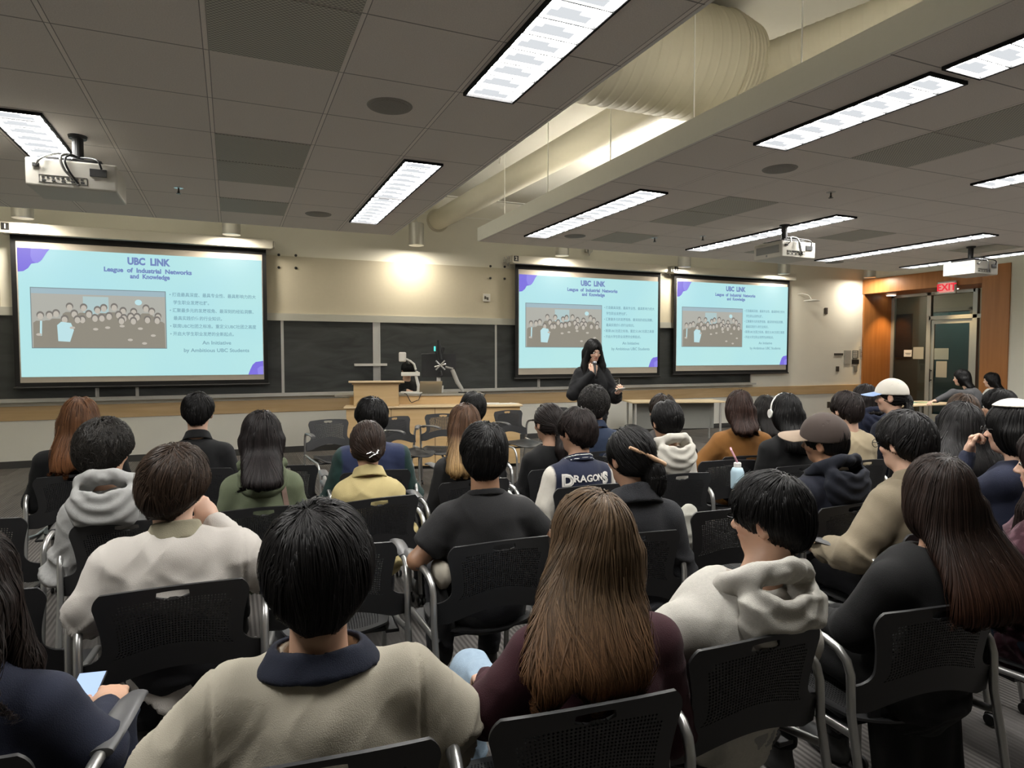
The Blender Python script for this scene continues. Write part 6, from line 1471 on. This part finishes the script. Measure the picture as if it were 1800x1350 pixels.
def camo():
    m, nt, b = nodes_of('camouflage_cloth'); tc = N(nt, 'ShaderNodeTexCoord'); n = N(nt, 'ShaderNodeTexNoise', i_Scale=16.0, i_Detail=1.5); nt.links.new(tc.outputs['Object'], n.inputs['Vector'])
    cr = N(nt, 'ShaderNodeValToRGB'); cr.color_ramp.interpolation = 'CONSTANT'; e = cr.color_ramp.elements; e[0].color = (.02, .02, .016, 1); e[1].position = .45; e[1].color = (.07, .065, .045, 1); x = e.new(.56); x.color = (.16, .14, .10, 1)
    nt.links.new(n.outputs[0], cr.inputs[0]); nt.links.new(cr.outputs[0], b.inputs['Base Color']); b.inputs['Roughness'].default_value = .9; return m
M_camo = camo()
f1 = onZ(265, 1260, .05); lump('crumpled_jacket', 'crumpled camouflage jacket on the floor below the left chair row', 'jacket', (f1[0], f1[1] - .05, .06), (.26, .15, .05), M_camo, 3, amp=.04, pts=[((-.1, 0, 0), (.2, -.1, .05), .05)])
f1 = onZ(222, 1215, .12); lump('black_boot', 'black crumpled boot beside the camouflage jacket', 'boot', (f1[0] + .06, f1[1] + .02, .08), (.06, .11, .07), M_black, 5, amp=.01)
f1 = onZ(250, 1195, .1); lump('folded_jeans', 'dark blue cloth bundled on the camouflage jacket', 'clothes', (f1[0] + .05, f1[1] - .14, .12), (.12, .08, .035), denim, 8, amp=.03)
# pale tote standing on the empty chair
def spot_at(px_, py_, z): p = onZ(px_, py_, z); return float(p[0]), float(p[1])
# pale tote standing on the empty chair
x, y = spot_at(1222, 985, .50)
lump('tote_bag', 'pale canvas tote standing on the empty chair left of the black-haired profile', 'bag', (x, y + .06, .64), (.07, .05, .15), F('canvas', (.42, .41, .36), mottle=.1), 3, amp=.012, vox=.008)
x, y = spot_at(1238, 860, .52)
lump('tote_bag', 'white tote on the empty chair below the rust corduroy jacket', 'bag', (x + .02, y + .10, .62), (.08, .06, .13), F('canvas_white', (.52, .51, .46), mottle=.1), 6, amp=.014, vox=.009)
p = atd(1296, 838, 3.95); t = thing('water_bottle', 'pale blue bottle with a pink strap hanging at the chair side', 'bottle', tuple(map(float, p)), 0)
autosmooth(MB().lathe([(.030, -.075), (.038, -.07), (.040, .03), (.030, .055), (.018, .06)], n=20).build('body', mat('pale_blue_plastic', (.38, .52, .60), .35), t), .8)
MB().lathe([(.020, .058), (.022, .062), (.022, .085), (.018, .088)], n=16).build('lid', M_white, t); MB().tube([(0, 0, .085), (-.02, 0, .12), (-.03, .02, .16), (-.01, .05, .17)], .006, 8).build('strap', mat('pink_strap', (.5, .25, .30), .6), t)
# two-tone jacket hanging from the arm beside the black T-shirt
x, y = spot_at(775, 1010, .70)
jk = thing('hanging_jacket', 'cream and black jacket hanging on the chair arm beside the black T-shirt', 'jacket', (x, y, 0))
o = lump('sleeve', None, None, (0, 0, .705), (.032, .075, .055), F('jacket_cream', (.50, .46, .38)), 4, jk, vox=.008, amp=.014); o.location = (0, 0, 0)
o = lump('body', None, None, (-.005, .02, .50), (.040, .085, .19), blk, 5, jk, vox=.009, amp=.018); o.location = (0, 0, 0)
o = lump('stripe', None, None, (-.030, -.03, .42), (.012, .030, .15), F('jacket_cream', (.50, .46, .38)), 6, jk, vox=.007, amp=.006); o.location = (0, 0, 0)
# long coat falling behind the seat of the long-haired person at right
r = RES['P5']; V = []; n, m_ = 26, 16
for i in range(n + 1):
    for j in range(m_ + 1):
        u = i / n; v = j / m_; X = -.215 + .36 * u; Z = .56 - .34 * v; V.append((X, .00 - .012 * math.sin(u * 17 + v * 2) * v - .04 * v, Z + .008 * math.sin(u * 9) * v))
Fq = [(i*(m_+1)+j, (i+1)*(m_+1)+j, (i+1)*(m_+1)+j+1, i*(m_+1)+j+1) for i in range(n) for j in range(m_)]
b = MB(); b.add(V, Fq); o = b.build('coat_skirt', blk, r['root'], smooth=True); md = o.modifiers.new('thick', 'SOLIDIFY'); md.thickness = .008
# shirt tails seen under chair backs
r = RES['P10']; o = lump('shirt_tail', None, None, (0, -.155, .515), (.17, .035, .055), F('tail_grey', (.42, .41, .37)), 8, r['root'], vox=.010, amp=.012); o.location = (0, 0, 0)
r = RES['P16']; o = lump('shirt_tail', None, None, (0, -.155, .545), (.15, .035, .055), yellow, 12, r['root'], vox=.010, amp=.018); o.location = (0, 0, 0)
# torn patch on the light jeans
r = RES['P3']; l = []
# small blue work lamp on top of the slab
p = onX(1538, 84, 3.0); t = thing('work_lamp', 'small lamp with a blue sleeve on top of the right ceiling slab', 'lamp', (3.02, float(p[1]), CZ + .175), 0)
MB().tube([(0, -.25, 0), (0, .25, 0)], .022, 12).build('sleeve', mat('blue_sleeve', (.05, .06, .30), .4), t); MB().box((-.03, -.30, -.008), (.03, -.245, .05)).build('lens', emis('work_lens', (.9, .95, 1), 2.0), t)
